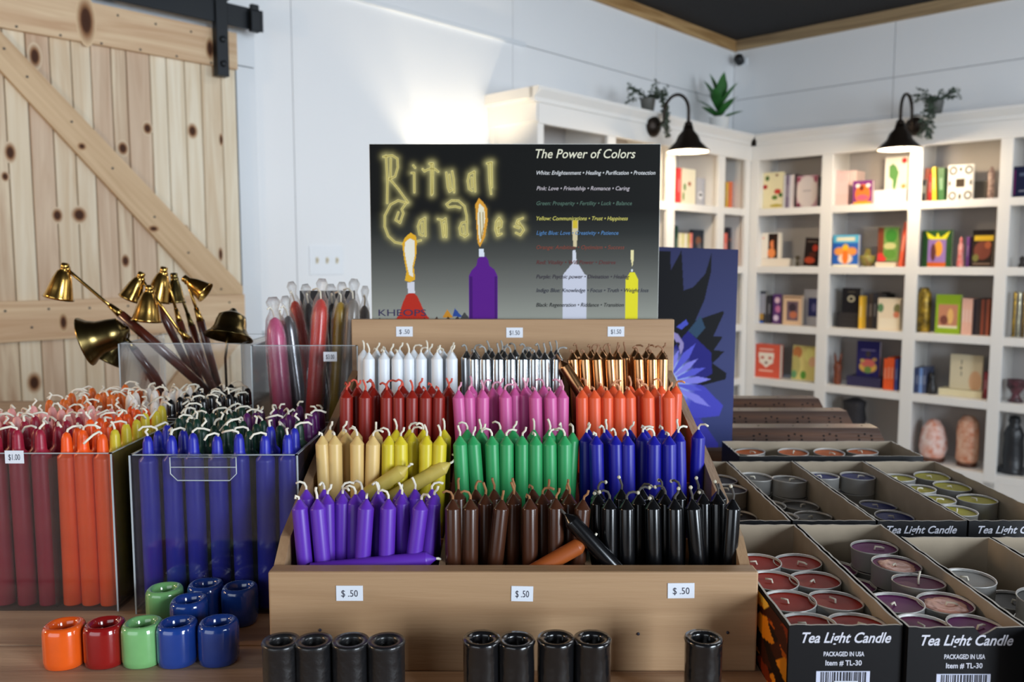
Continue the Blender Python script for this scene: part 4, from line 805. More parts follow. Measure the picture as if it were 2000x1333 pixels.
# ================================================================== POSTER BOARD
pt = thing('flower_poster', 'blue poster board of dark spikes and a glowing blue flower', 'poster', (0, 0, 0))
B0 = PZ(1427, 903, TZ); pw = .30; phh = .338
pt.location = (B0.x - pw / 2 + .001, B0.y, TZ); pt.rotation_euler = (-.10, .035, 0)
def q_(pts): return [((x + 610) / 1130, (y - 45) / 1235) for x, y in pts]      # crop pixels of the visible strip
psh = [('grad', [(0, (46, 49, 88)), (.5, (60, 66, 112)), (1, (54, 64, 118))]),
       P_(q_([(-610, 60), (120, 70), (125, 180), (185, 60), (205, 290), (260, 270), (330, 190), (362, 70), (362, 180), (330, 340), (280, 460), (440, 400), (448, 410), (390, 545), (445, 548), (395, 625), (460, 630), (390, 700), (475, 755), (470, 790), (330, 830), (-610, 640)]), (10, 10, 16)),
       P_(q_([(240, 520), (310, 430), (340, 500), (290, 560)]), (44, 70, 96)),
       P_(q_([(90, 700), (240, 520), (380, 640), (390, 760), (240, 850), (-100, 1000), (-610, 900), (-610, 640)]), (34, 32, 120)),
       P_(q_([(130, 800), (340, 830), (460, 940), (440, 1000), (300, 1020), (170, 930)]), (70, 70, 186)), P_(q_([(200, 1000), (330, 1020), (440, 1160), (430, 1270), (300, 1260), (220, 1130)]), (62, 60, 170)),
       ('e', *q_([(130, 830)])[0], .115, .12, (120, 140, 220)), ('rad', *q_([(120, 820)])[0], .16, .17, (190, 206, 244), 1.0)]
for a0 in range(-70, 90, 16):
    a = math.radians(a0); cx, cy = 120, 820; l0, l1 = 70, 250 + 60 * math.sin(a0)
    p = [(cx + l0 * math.cos(a - .1), cy + l0 * math.sin(a - .1)), (cx + l1 * .7 * math.cos(a - .12), cy + l1 * .7 * math.sin(a - .12)), (cx + l1 * math.cos(a), cy + l1 * math.sin(a)), (cx + l1 * .7 * math.cos(a + .1), cy + l1 * .7 * math.sin(a + .1)), (cx + l0 * math.cos(a + .1), cy + l0 * math.sin(a + .1))]
    psh.append(P_(q_(p), (132, 130, 226) if (a0 // 16) % 2 else (88, 90, 206)))
psh += [P_(q_([(40, 490), (110, 470), (140, 500), (130, 560), (110, 600), (100, 680), (80, 660), (60, 600)]), (168, 156, 206)), P_(q_([(130, 520), (180, 540), (215, 590), (215, 620), (200, 660), (185, 600), (150, 560)]), (150, 138, 190)), P_(q_([(95, 570), (115, 580), (105, 606), (92, 600)]), (24, 18, 36)), P_(q_([(178, 585), (194, 590), (188, 618), (176, 606)]), (24, 18, 36)),
        P_(q_([(170, 500), (225, 455), (240, 480), (200, 515)]), (70, 80, 190))]
part('board', box(-pw / 2, 0, 0, pw / 2, .004, phh, c=.0005), mat('poster_board', (24, 26, 46), .5), pt)
obj('printed_face', paint('printed_face', pw, phh, 300, 340, psh), pt, (0, -.0003, 0))

# ================================================================== CLEAR BINS
def bin_(label, x0, x1, y0, y1, z0, h, dividers=(), tab=False, group=None, foot=0.0):
    o = thing('acrylic_bin', label, 'bin', ((x0 + x1) / 2, (y0 + y1) / 2, z0), 0)
    a, b, t = (x1 - x0) / 2, (y1 - y0) / 2, .0022
    part('front_wall', box(-a, -b, 0, a, -b + t, h), ACRYL, o); part('back_wall', box(-a, b - t, 0, a, b, h), ACRYL, o)
    for s in (-1, 1): part('side_wall', box(s * a - (t if s > 0 else 0), -b + t, 0, s * a + (t if s < 0 else 0), b - t, h), ACRYL, o)
    part('bottom', box(-a + t, -b + t, 0, a - t, b - t, t), ACRYL, o)
    e = .0007
    ed = MB().box(-a, -b, h, a, -b + t, h + e).box(-a, b - t, h, a, b, h + e).box(-a, -b, h, -a + t, b, h + e).box(a - t, -b, h, a, b, h + e)
    for sx in (-1, 1): ed.box(sx * a - e, -b - e, 0, sx * a + e, -b, h)
    part('polished_edge', ed, EDGE, o)
    for i, (dx0, dx1, dy0, dy1) in enumerate(dividers): part('divider', box(dx0 - (x0 + x1) / 2, dy0 - (y0 + y1) / 2, t, dx1 - (x0 + x1) / 2, dy1 - (y0 + y1) / 2, h * .96), ACRYL, o)
    if tab:
        l, r_, d = tab; l -= (x0 + x1) / 2; r_ -= (x0 + x1) / 2
        part('pull_tab', MB().prism([(l, h), (r_, h), (r_, h - d + .006), (r_ - .006, h - d), (l + .006, h - d), (l, h - d + .006)], -b - .007, -b - .005), ACRYL, o)
        part('pull_tab_bend', MB().box(l, -b - .007, h - .0005, r_, -b, h + .001), ACRYL, o)
        part('polished_edge', MB().tube([(l, -b - .0072, h), (l, -b - .0072, h - d + .006), (l + .006, -b - .0072, h - d), (r_ - .006, -b - .0072, h - d), (r_, -b - .0072, h - d + .006), (r_, -b - .0072, h)], .0006, 4).box(l, -b - .0078, h - .009, r_, -b - .0072, h - .0083), EDGE, o)
    return o
TCL = .158; tr_ = .0083
taper = {c: MB().lathe([(tr_ * .97, 0), (tr_, .001), (tr_, TCL - .024), (tr_ * .97, TCL - .0215), (tr_ * .62, TCL - .0185), (tr_ * .58, TCL - .015), (tr_ * .52, TCL - .006), (tr_ * .36, TCL - .0018), (.0008, TCL)], 16).mesh('taper_candle', WX[c]) for c in WX}
TWV = [[(0, 0, -.002), (.001, 0, .002), (.004, .002, .0035), (.010, .004, .002), (.015, .003, -.002), (.018, .002, -.005)],
       [(0, 0, -.002), (0, -.001, .002), (-.004, -.003, .004), (-.010, -.004, .003), (-.015, -.002, .001)],
       [(0, 0, -.002), (.001, -.001, .003), (.004, -.004, .005), (.009, -.009, .005), (.013, -.010, .002)],
       [(0, 0, -.002), (-.001, .002, .002), (.003, .005, .004), (.009, .007, .003), (.012, .008, -.001)],
       [(0, 0, -.002), (.002, 0, .002), (.0, -.001, .005), (-.004, 0, .005)],
       [(0, 0, -.002), (.0, 0, .002), (.003, .002, .0055), (.001, .003, .008)]]
tw = [MB().tube(p, .0011, 6).mesh('wick', WICK) for p in TWV]
rt = random.Random(21)
def tapers(x0, x1, y0, y1, z0, nx, ny, cf, place, jz=.004, rowlift=0.0, gl=None, zl=0.0):
    cnt = {}
    for j in range(ny):
        per = {}
        for i in range(nx):
            c = cf(i, j)
            if c is None: continue
            per[c] = per.get(c, 0) + 1
            x = x0 + .0092 + i * (x1 - x0 - .0184) / (nx - 1) + (.0 if j % 2 == 0 else .001) + rt.uniform(-.0007, .0007); y = y0 + .0088 + j * (y1 - y0 - .0176) / (ny - 1) + rt.uniform(-.0006, .0006)
            nm = NN.get(c, c)
            o = obj('taper_candle', taper[c], None, (x, y, z0 + .0024 + rt.uniform(0, .0005)), (rt.uniform(-.012, .012), rt.uniform(-.012, .012), rt.uniform(0, 6.28)))
            sz = 1 + rt.uniform(-.5, .9) * jz * 6 + zl
            o.scale = (1, 1, sz)
            tag(o, '%s taper candle, %s from left, %s row, %s' % (nm, ORD[per[c] - 1], ORD[j], place), 'candle', '%s taper candles in the %s' % (nm, place))
            obj('wick', tw[rt.randrange(6)], o, (0, 0, TCL - .001))
NN = {'tangerine': 'bright orange', 'lemon': 'yellow', 'rose': 'pale pink', 'pumpkin': 'amber orange', 'ivory': 'off-white', 'navy': 'royal blue', 'forest': 'dark green', 'plum': 'plum purple', 'tawny': 'tawny brown'}
RIM = .1435
# left bin: x -.52..-.355
LX0, LX1, LY0, LY1 = -.533, -.353, .722, .872
bl = bin_('clear acrylic bin of red, pink, orange and yellow tapers at far left', LX0, LX1, LY0, LY1, TZ, RIM, dividers=[(-.4105, -.4088, LY0 + .003, LY1 - .003)])
def cfl(i, j):
    return 'burgundy' if (j < 4 and i > 0 and not (j == 3 and i < 3)) else 'rose'
tapers(LX0 + .0025, -.411, LY0 + .0035, LY1 - .0028, TZ, 6, 7, cfl, 'far left clear bin')
tapers(-.4085, LX1 - .0028, LY0 + .0035, LY1 - .0028, TZ, 3, 7, lambda i, j: 'tangerine' if (i < 2 or j == 0) else 'lemon', 'far left clear bin')
sticker(bl, -.438 - (LX0 + LX1) / 2 + .0, -(LY1 - LY0) / 2 - .0002, PY(24, 893, LY0).z - TZ, '$1.00', w_=.0165, h_=.0115)
# middle bin
MX0, MX1, MY0, MY1 = -.334, -.1875, .716, .866
bin_('clear acrylic bin of blue, green and plum tapers, pull tab in front', MX0, MX1, MY0, MY1, TZ, RIM, tab=(PY(338, 885, MY0).x, PY(466, 885, MY0).x, .0205))
def cfm(i, j):
    if j == 0 or (j == 1 and (i < 2 or i > 4)) or (j == 2 and i == 0): return 'navy'
    if j >= 4 and i >= 3 or (j == 3 and i > 4): return 'plum'
    return 'forest'
tapers(MX0 + .0028, MX1 - .0028, MY0 + .0035, MY1 - .0028, TZ, 7, 7, cfm, 'middle clear bin')
# rear bin
RX0, RX1, RY0, RY1 = -.515, -.305, .885, 1.005
bin_('clear acrylic bin of orange, white and black tapers behind the two front bins', RX0, RX1, RY0, RY1, TZ, RIM)
def cfr(i, j):
    if j == 0 and i in (3, 4): return 'tawny'
    if i < 4: return 'pumpkin'
    if i < 7: return 'ivory' if not (j == 4 and i == 4) else 'pumpkin'
    return 'black'
tapers(RX0 + .003, RX1 - .003, RY0 + .0035, RY1 - .003, TZ, 11, 5, cfr, 'rear clear bin', jz=.006)

# ------------------------------------------------------------------ taper bin with long wrapped candles
TX0, TX1, TY0, TY1 = -.300, -.178, .955, 1.08
tbz = TZ
hr = PY(620, 676, TY0).z - tbz
tbn = bin_('clear acrylic bin of tall wrapped candles left of the sign', TX0, TX1, TY0, TY1, tbz, hr)
P = PY(645, 697, TY0); sticker(tbn, P.x - (TX0 + TX1) / 2, -(TY1 - TY0) / 2 - .0002, P.z - tbz, '$3.00', w_=.0155, h_=.011)
WRAP = clear('cellophane', (.98, .98, .98), .8, bump=.5)
def longtaper(col, p0, wpx, Yt, basexy, label, wrap=True, metal=False, tip='round'):
    T = PY(*p0, Yt); B = Vector((basexy[0], basexy[1], tbz + .004)); r = wpx / FPX * Yt / 2; d = T - B; Ln = d.length
    o = thing('wrapped_taper' if wrap else 'long_taper', label, 'candle', B, 0, 'tall tapers in the clear bin left of the sign'); o.rotation_mode = 'QUATERNION'; o.rotation_quaternion = d.to_track_quat('Z', 'Y')
    m = mat('long_%s' % '_'.join(map(str, col)), col, .3, .9 if metal else 0, coat=.3)
    pf = [(r * .8, 0), (r * .92, Ln * .1), (r, Ln * .5), (r * .98, Ln - r * 2.2), (r * .85, Ln - r * 1.1), (r * .5, Ln - r * .3), (.001, Ln)]
    part('wax', MB().lathe(pf, 20), m, o)
    part('wick', MB().tube([(0, 0, Ln - .002), (.002, 0, Ln + .008), (.008, .002, Ln + .012), (.014, .004, Ln + .010)], .0011, 6), WICK, o)
    if wrap:
        rr_ = random.Random(int(p0[0])); pf2 = [(r * 1.06 + .0006 + rr_.uniform(0, .0012), Ln * k / 12) for k in range(12)] + [(r * .9, Ln - .002), (r * .45, Ln + .008), (r * .75, Ln + .018), (r * .4, Ln + .024)]
        w2 = MB().lathe([(a, b) for a, b in pf2], 18, jit=.10, seed=int(p0[0])); part('cellophane_wrap', w2, WRAP, o)
for a in (((200, 88, 132), (536, 620), 38, .985, (-.262, .975), 'tall pink taper leaning left in front of the tall bin', True),
          ((190, 60, 90), (549, 626), 34, 1.0, (-.262, 1.0), 'deep pink taper just behind the pink one', False),
          ((130, 130, 134), (562, 617), 27, 1.0, (-.238, .985), 'silver grey metallic taper beside the pink one', True, True),
          ((196, 40, 24), (575, 588), 26, 1.03, (-.225, 1.02), 'slim scarlet wrapped taper rising behind the silver one', True),
          ((40, 38, 42), (602, 592), 26, 1.045, (-.218, 1.045), 'black wrapped taper directly left of the big red one', True),
          ((206, 60, 50), (627, 584), 31, .99, (-.246, .972), 'big red orange wrapped taper in the middle of the tall bin', True),
          ((36, 34, 38), (649, 592), 28, 1.05, (-.205, 1.05), 'black wrapped taper directly right of the big red one', True),
          ((176, 140, 24), (666, 590), 27, 1.0, (-.222, .992), 'mustard yellow wrapped taper', True),
          ((140, 132, 124), (690, 584), 30, .995, (-.205, .975), 'large grey wrapped taper with tangled top', True),
          ((110, 104, 100), (712, 597), 22, 1.02, (-.192, 1.02), 'dark grey wrapped taper beside the sign', True)): longtaper(*a)
x0 = PY(585, 568, 1.14); x1 = PY(693, 568, 1.14)
bc = thing('black_card_stand', 'small black card standing behind the tall wrapped tapers', 'card', ((x0.x + x1.x) / 2, 1.14, TZ))
part('card', box(-(x1.x - x0.x) / 2, 0, 0, (x1.x - x0.x) / 2, .003, x0.z - TZ, c=.0005), cmat((34, 34, 40)), bc)
part('easel_foot', box(-.03, .003, 0, .03, .05, .004), cmat((34, 34, 40)), bc)

# ------------------------------------------------------------------ snuffers on a riser
BZ = H - .190
BX0, BX1, BY0, BY1 = PY(232, 672, 1.06).x, PY(472, 672, 1.06).x, 1.06, 1.20
rs = thing('wooden_riser', 'low wooden riser block under the snuffer bin', 'riser', ((BX0 + BX1) / 2, 1.13, TZ))
part('top', box(-(BX1 - BX0) / 2 - .01, -.08, BZ - TZ - .012, (BX1 - BX0) / 2 + .01, .08, BZ - TZ - .0005, c=.001), STS, rs)
for s in (-1, 1): part('leg', box(s * .07 - .006, -.075, 0, s * .07 + .006, .075, BZ - TZ - .012), STS, rs)
hb = PY(300, 672, BY0).z - BZ
bin_('clear acrylic bin holding brass candle snuffers at upper left', BX0, BX1, BY0, BY1, BZ, hb)
BRASS = mat('polished_brass', (176, 138, 72), .2, 1.0, var=.15, vscale=30); BRONZE = mat('aged_brass', (112, 96, 58), .25, 1.0, var=.25, vscale=20)
RWD = mat('rosewood_handle', (82, 34, 22), .3, coat=.5, var=.25, vscale=30, stretch=(1, 1, .1))
def cupM(apex, rim): d = (Vector(rim) - Vector(apex)); return Matrix.Translation(apex) @ d.to_track_quat('Z', 'Y').to_matrix().to_4x4(), d.length
def snuffer(label, apex, rim, rimw, rod, Yc, hw=.0045, hsplit=2, m=None, flare=False, rodr=.0022, handle=True):
    A = PY(*apex, Yc); Rm = PY(*rim, Yc + (.0 if not flare else -.012)); rr_ = rimw / FPX * Yc / 2
    pts = [PY(x, y, yy) for x, y, yy in rod]
    base = pts[-1]
    o = thing('candle_snuffer', label, 'snuffer', base, 0, 'brass candle snuffers in the upper left bin')
    l = lambda p: Vector(p) - base
    M, h = cupM(l(A), l(Rm)); mm = m or BRASS
    if flare: pf = [(.003, -.006), (.006, -.002), (rr_ * .32, 0), (rr_ * .55, h * .12), (rr_ * .62, h * .35), (rr_ * .66, h * .6), (rr_ * .78, h * .8), (rr_ * .98, h * .96), (rr_, h), (rr_ * .96, h * .99), (rr_ * .74, h * .8), (rr_ * .6, h * .55), (rr_ * .5, h * .2), (.002, h * .08)]
    else: pf = [(.003, -.007), (.005, -.006), (.005, 0), (.0045, .001), (rr_ * .42, h * .12), (rr_ * .62, h * .35), (rr_ * .78, h * .65), (rr_ * .92, h * .92), (rr_, h), (rr_ * .96, h), (rr_ * .72, h * .62), (rr_ * .5, h * .3), (.002, h * .12)]
    part('bell_cup', MB().lathe(pf, 26, M), mm, o)
    part('rod', MB().tube([l(p) for p in pts[:hsplit + 1]], rodr, 8), mm, o)
    d = (pts[hsplit] - pts[hsplit - 1]).normalized(); s = pts[hsplit]
    part('hinge', MB().lathe([(.001, -.004), (.0042, -.003), (.0042, .003), (.001, .004)], 10, Matrix.Translation(l(pts[0])) @ Matrix.Rotation(pi / 2, 4, 'Y')), mm, o)
    if handle:
        part('ferrule', MB().tube([l(s - d * .018), l(s - d * .006), l(s + d * .002)], [hw * .55, hw * .75, hw * .95], 12), mm, o)
        hp = [s] + pts[hsplit + 1:]; k = len(hp)
        part('handle', MB().tube([l(p) for p in hp], [hw] + [hw * 1.15] * (k - 2) + [hw * .9] if k > 2 else [hw, hw * .9], 12), RWD, o)
snuffer('brass snuffer with a long rod reaching farthest left and high', (126, 524), (114, 583), 58, [(131, 526, 1.09), (160, 551, 1.095), (200, 585, 1.10), (235, 614, 1.105), (330, 695, 1.13), (425, 782, 1.17)], 1.09, .0062, 3)
snuffer('small brass snuffer tilted down left, left of the central cluster', (274, 541), (254, 584), 46, [(277, 546, 1.13), (300, 580, 1.135), (330, 640, 1.14), (395, 770, 1.17)], 1.13, .0045, 1)
snuffer('brass snuffer hanging lowest in the centre of the cluster', (291, 567), (286, 628), 58, [(295, 570, 1.10), (318, 602, 1.105), (345, 640, 1.11), (366, 662, 1.12), (428, 780, 1.16)], 1.10, .0058, 3)
snuffer('brass snuffer at the top centre of the cluster', (319, 531), (306, 588), 52, [(322, 535, 1.14), (336, 578, 1.145), (350, 628, 1.15), (400, 770, 1.175)], 1.14, .005, 2)
snuffer('dark brass snuffer just right of the top centre one', (340, 543), (343, 592), 40, [(343, 546, 1.16), (358, 590, 1.165), (374, 636, 1.17), (420, 775, 1.185)], 1.16, .005, 2, BRONZE)
snuffer('small brass snuffer farthest right in the cluster, cup to the right', (366, 548), (402, 572), 44, [(366, 550, 1.12), (378, 588, 1.125), (391, 626, 1.13), (432, 775, 1.17)], 1.12, .0055, 2)
snuffer('large aged brass bell snuffer at the left of the bin', (243, 645), (166, 668), 98, [(236, 650, 1.08), (262, 682, 1.09), (300, 730, 1.11), (330, 778, 1.13)], 1.08, .0048, 1, BRONZE, True)
snuffer('aged brass bell snuffer hanging below the large left one', (244, 640), (204, 704), 62, [(242, 650, 1.12), (270, 700, 1.13), (320, 780, 1.15)], 1.12, .004, 1, BRONZE, True)
snuffer('large aged brass bell snuffer at the right of the bin, mouth down', (455, 612), (446, 660), 94, [(447, 640, 1.085), (440, 700, 1.09), (443, 770, 1.10)], 1.085, .0025, 2, BRONZE, True, handle=False, rodr=.0018)

# ================================================================== CERAMIC HOLDERS
def glaze(n, c): return mat(n + '_glaze', c, .12, coat=.8, var=.06, vscale=60)
GZ = {'orange': glaze('orange', (232, 92, 24)), 'red': glaze('red', (140, 20, 20)), 'green': glaze('green', (120, 178, 112)), 'blue': glaze('blue', (28, 62, 140))}
hpf = [(.0130, 0), (.0146, .0015), (.0152, .006), (.0152, .0268), (.0147, .0302), (.0136, .0320), (.0120, .0327), (.0102, .0322), (.0088, .030), (.0074, .022), (.0072, .012), (.001, .011)]
hm = {c: MB().lathe(hpf, 40, sup=2.35).mesh('ceramic_candle_holder', GZ[c]) for c in GZ}
for c, px, py, Y, lab in (('orange', 125, 1308, .600, 'orange glazed ceramic holder, leftmost of the front row'), ('red', 204, 1305, .602, 'dark red glazed ceramic holder between orange and green ones'), ('green', 277, 1305, .603, 'green glazed ceramic holder in the front row'),
                          ('blue', 345, 1305, .603, 'blue glazed ceramic holder beside the green one in front row'), ('blue', 425, 1304, .605, 'blue glazed ceramic holder, rightmost of the front row'),
                          ('green', 320, 1255, .672, 'green glazed ceramic holder in the rear, against the middle bin'), ('blue', 368, 1262, .648, 'blue glazed ceramic holder sandwiched between front and rear rows'), ('blue', 400, 1245, .682, 'blue glazed ceramic holder in the rear, right of the rear green one'), ('blue', 466, 1252, .676, 'blue glazed ceramic holder farthest right in the rear row')):
    P = PZ(px, py, TZ); Y += .024; px += 4; X = (px - 1000) / FPX * (Y * cT + (H - TZ) * sT) / 1.0
    tag(obj('ceramic_candle_holder', hm[c], None, (X, Y, TZ), (0, 0, .12)), lab, 'candle holder', 'glazed ceramic chime candle holders')

# ================================================================== BLACK CYLINDERS
BW = mat('black_wrapped', (22, 22, 24), .35, coat=.3, bump=.35, bscale=160)
BW2 = mat('black_crinkled', (20, 20, 22), .18, coat=.6, bump=1.0, bscale=70)
def blackcyl(px, ytop, m, jit, label, seed):
    Y = .553; P = PY(px, ytop, Y); r = .0128; h = P.z - TZ
    o = thing('black_cylinder_holder', label, 'candle holder', (P.x, Y, TZ), 0, 'black hollow cylinders before the stand')
    pf = [(r * .97, 0), (r, .002), (r * .99, h * .3), (r, h * .6), (r * 1.0, h - .003), (r * 1.04, h - .001), (r * .98, h + .0005), (r * .66, h), (r * .60, h - .002), (r * .58, h * .5), (.001, h * .5)]
    part('body', MB().lathe(pf, 30, jit=jit, seed=seed), m, o)
for i, px in enumerate((549, 613, 685, 754)): blackcyl(px, 1252, BW, .01, 'matt black hollow cylinder, %s of four at the left of the stand' % ORD[i], i)
for i, px in enumerate((941, 1008, 1086, 1157)): blackcyl(px, 1247 + (i == 1) * 3, BW2, .03, 'crinkled black hollow cylinder, %s of four before the stand centre' % ORD[i], i + 9)
blackcyl(1374, 1246, BW2, .025, 'lone crinkled black hollow cylinder at the right of the stand', 31)

# ================================================================== TEA LIGHT CARTONS
BLK = mat('black_carton', (13, 13, 16), .5, spec=.25); TEAR = mat('torn_card_edge', (196, 190, 180), .9)
TXT = cmat((206, 206, 216))
TLR = .0198; TLH = .018
cupm = MB().lathe([(TLR * .96, 0), (TLR * .98, .001), (TLR, TLH), (TLR * 1.03, TLH + .0004), (TLR * 1.015, TLH + .0012), (TLR * .97, TLH + .0006), (TLR * .96, TLH - .003)], 28).mesh('cup', ALU)
waxm = {}
TLC = {'red': (172, 44, 28), 'purple': (118, 34, 104), 'plum': (116, 44, 84), 'grey': (158, 156, 150), 'black': (50, 46, 52), 'navy': (46, 52, 120), 'yellow': (184, 174, 30), 'orange': (206, 98, 26), 'pewter': (100, 100, 98)}
for c, col in TLC.items():
    waxm[c] = MB().lathe([(TLR * .968, TLH - .005), (TLR * .968, TLH - .0008), (TLR * .93, TLH - .0013), (TLR * .5, TLH - .0015), (.0002, TLH - .0015)], 24).mesh('wax', mat('tea_wax_' + c, tuple(int(v * .9) for v in col), .55, spec=.2, var=.12, vscale=50))
foilm = MB().lathe([(TLR * .8, TLH - .0016), (TLR * .7, TLH - .0006), (TLR * .4, TLH - .0002), (.003, TLH - .0010), (.0002, TLH - .0009)], 18, jit=.25, seed=3).mesh('wax_crust', mat('pink_crust', (222, 160, 140), .4, bump=1, bscale=120))
twk = [MB().tube(p, .0009, 5).mesh('wick', WICK) for p in ([(0, 0, TLH - .003), (.001, 0, TLH + .0015), (.006, .001, TLH + .001), (.0085, .001, TLH)], [(0, 0, TLH - .003), (-.001, .001, TLH + .001), (-.006, .002, TLH + .001)], [(0, 0, TLH - .003), (0, 0, TLH + .003), (.001, .001, TLH + .009)])]
rtl = random.Random(4)
def tealight(c, x, y, z, label, group, crust=False, wk=None, tilt=0.0):
    o = obj('tea_light', None, None, (x, y, z), (rtl.uniform(-.05, .05) + tilt, rtl.uniform(-.05, .05), rtl.uniform(-1, 1))); o.empty_display_size = .01
    tag(o, label, 'candle', group)
    obj('cup', cupm, o); obj('wax', waxm[c], o)
    if crust: obj('wax_crust', foilm, o)
    obj('wick', twk[rtl.randrange(2) if wk is None else wk], o)
def flame_paint(w_, h_):
    s = [('bg', (30, 16, 10))]
    r = random.Random(9)
    for k in range(40): x, y = r.random(), r.random(); s.append(('p', [(x - .1, y), (x, y - .22), (x + .06, y - .05), (x + .12, y + .02), (x + .02, y + .1)], r.choice([(226, 130, 20), (190, 84, 14), (240, 180, 60), (120, 40, 10), (60, 24, 10)])))
    return paint('flame_print', w_, h_, 90, 40, s)
def carton(label, x0, x1, y0, y1, seed, h=.0635, text=True, price=None, rot=0.0, big=False, side=None, rip=.0006):
    r = random.Random(seed); t = .0016; cx, cy = (x0 + x1) / 2, (y0 + y1) / 2; a, b = (x1 - x0) / 2, (y1 - y0) / 2
    o = thing('tea_light_carton', label, 'carton', (cx, cy, TZ), rot, 'open tea light cartons')
    def wall(p0, p1, nrm, nseg, name):
        p0 = Vector(p0); p1 = Vector(p1); nrm = Vector(nrm) * t; mb = MB(); zt = [h + r.uniform(-rip, rip * .6) for _ in range(nseg + 1)]
        if seed == 2 and name == 'front_panel': zt[nseg // 2 + 2] -= .006; zt[nseg // 2 + 3] -= .003
        for i in range(nseg):
            A = p0.lerp(p1, i / nseg); B = p0.lerp(p1, (i + 1) / nseg); z0_, z1_ = zt[i], zt[i + 1]
            Ai, Bi = A - nrm, B - nrm
            mb.mi = 0; mb.add([(A.x, A.y, 0), (B.x, B.y, 0), (B.x, B.y, z1_), (A.x, A.y, z0_)], [(0, 1, 2, 3)])
            mb.mi = 1; mb.add([(Bi.x, Bi.y, 0), (Ai.x, Ai.y, 0), (Ai.x, Ai.y, z0_), (Bi.x, Bi.y, z1_)], [(0, 1, 2, 3)])
            mb.mi = 2; mb.add([(A.x, A.y, z0_), (B.x, B.y, z1_), (Bi.x, Bi.y, z1_), (Ai.x, Ai.y, z0_)], [(0, 1, 2, 3)])
        part(name, mb, [BLK, CARD, TEAR], o)
    wall((-a, -b, 0), (a, -b, 0), (0, -1, 0), 16, 'front_panel'); wall((a, -b, 0), (a, b, 0), (1, 0, 0), 26, 'side_panel')
    wall((a, b, 0), (-a, b, 0), (0, 1, 0), 12, 'back_panel'); wall((-a, b, 0), (-a, -b, 0), (-1, 0, 0), 26, 'side_panel')
    part('tray', box(-a + t, -b + t, .0, a - t, b - t, .0165), CARD, o)
    if text:
        k = (x1 - x0) / .079
        lettering(o, 'Tea Light Candle', -a + .009, -b - .0003, h - .0125, .0105, TXT, width=.062 * k, shear=.35, bold=.00018)
        if big:
            lettering(o, 'PACKAGED IN USA', -.001, -b - .0003, h - .0222, .0046, TXT, width=.028, align='CENTER', bold=.0001)
            lettering(o, 'Item # TL-30', -.001, -b - .0003, h - .0288, .0052, TXT, width=.025, align='CENTER', bold=.0001)
            bcw = .037; bp = part('barcode_label', box(-bcw / 2, -.0004, 0, bcw / 2, 0, .024), mat('label_white', (200, 204, 224), .5), o, (-.001, -b, h - .057))
            bars = MB(); x = -bcw / 2 + .003; rb = random.Random(2)
            while x < bcw / 2 - .003: w_ = rb.choice((.0004, .0006, .0009, .0012)); bars.box(x, -.0006, .003, x + w_, -.0004, .0235); x += w_ + rb.choice((.0004, .0006, .001))
            part('barcode', bars, cmat((30, 30, 40)), bp)
            sticker(o, .001 if seed == 1 else .003, -b - .0008, h - .0445, '$ .50', w_=.0165, h_=.0095, size=.0062)
    for s in (-1, 1):
        if side and s in side:
            me = flame_paint(2 * b * .98, h * .93); q = obj('flame_print', me, o, (s * (a + .0003), 0, .0), (0, 0, s * pi / 2))
    return o
def lights(place, box_, c, items, base=1):
    x0, x1, y0, y1 = box_; n = 0
    a, b = (x0 + x1) / 2, (y1 - y0)
    for it in items:
        col, row, lvl = it[:3]; cc = it[3] if len(it) > 3 else c; cr2 = len(it) > 4 and it[4]
        x = x0 + .0215 + col * (x1 - x0 - .043); y = y0 + .0222 + row * .0412; z = TZ + .0166
        nm = {'grey': 'pale grey', 'pewter': 'dark grey', 'plum': 'purple'}.get(cc, cc); side = 'left' if col < .5 else 'right'
        where = '%s column, %s from the front of %s' % (side, ORD[int(round(row))], place)
        for k in range(lvl + 1):
            if k < lvl and lvl > 0:
                tealight(cc, x, y, z + k * (TLH + .001), '%s tea light under another, %s' % (nm, where), '%s tea lights in the %s' % (nm, place))
            elif k == lvl: tealight(cc, x, y, z + k * (TLH + .001), '%s%s tea light, %s' % (nm, ' crusted pink' if cr2 else '', where), '%s tea lights in the %s' % (nm, place), cr2, wk=it[5] if len(it) > 5 else None)
F1, F2 = .552, .772; G1, G2 = .784, 1.024
b1 = (.1905, .2685, F1, F2); b2 = (.2705, .3505, F1 - .004, F2); b3 = (.3525, .4325, F1 - .036, F2 - .036); b4 = (.4345, .5145, F1 - .04, F2 - .036)
carton('black tea light carton of red candles at front, next to the stand', *b1, 1, big=True, side=(-1,))
carton('black tea light carton of purple candles with a torn front notch', *b2, 2, big=True, side=(1,))
carton('tea light carton of pale grey candles right of the purple carton', *b3, 3, side=(1,))
carton('tea light carton of dark candles at the right edge', *b4, 4)
lights('red carton', b1, 'red', [(c, r, 1) for r in range(4) for c in (0, 1)] + [(0, 4, 0), (1, 4, 0)])
lights('purple carton', b2, 'purple', [(0, 0, 1, 'plum', False, 1), (1, 0, 1, 'purple', False, 0), (0, 1, 1, 'purple'), (1, 1, 1, 'plum', True), (1, 2, 1, 'plum', False, 2), (0, 2, 0, 'purple'), (1, 3, 1, 'plum', True), (0, 3, 0, 'purple'), (1, 4, 1, 'purple'), (0, 4, 0, 'purple')])
lights('pale grey carton', b3, 'grey', [(0, 0, 0), (1, 0, 0), (0, 1, 0), (1, 1, 0, 'pewter'), (0, 2, 0), (1, 2, 1, 'pewter'), (0, 3, 1, 'grey'), (1, 3, 0, 'pewter'), (0, 4, 0, 'pewter')])
lights('right edge carton', b4, 'black', [(0, 4, 1), (0, 3, 0), (1, 4, 0), (0, 2, 0), (1, 3, 0)])
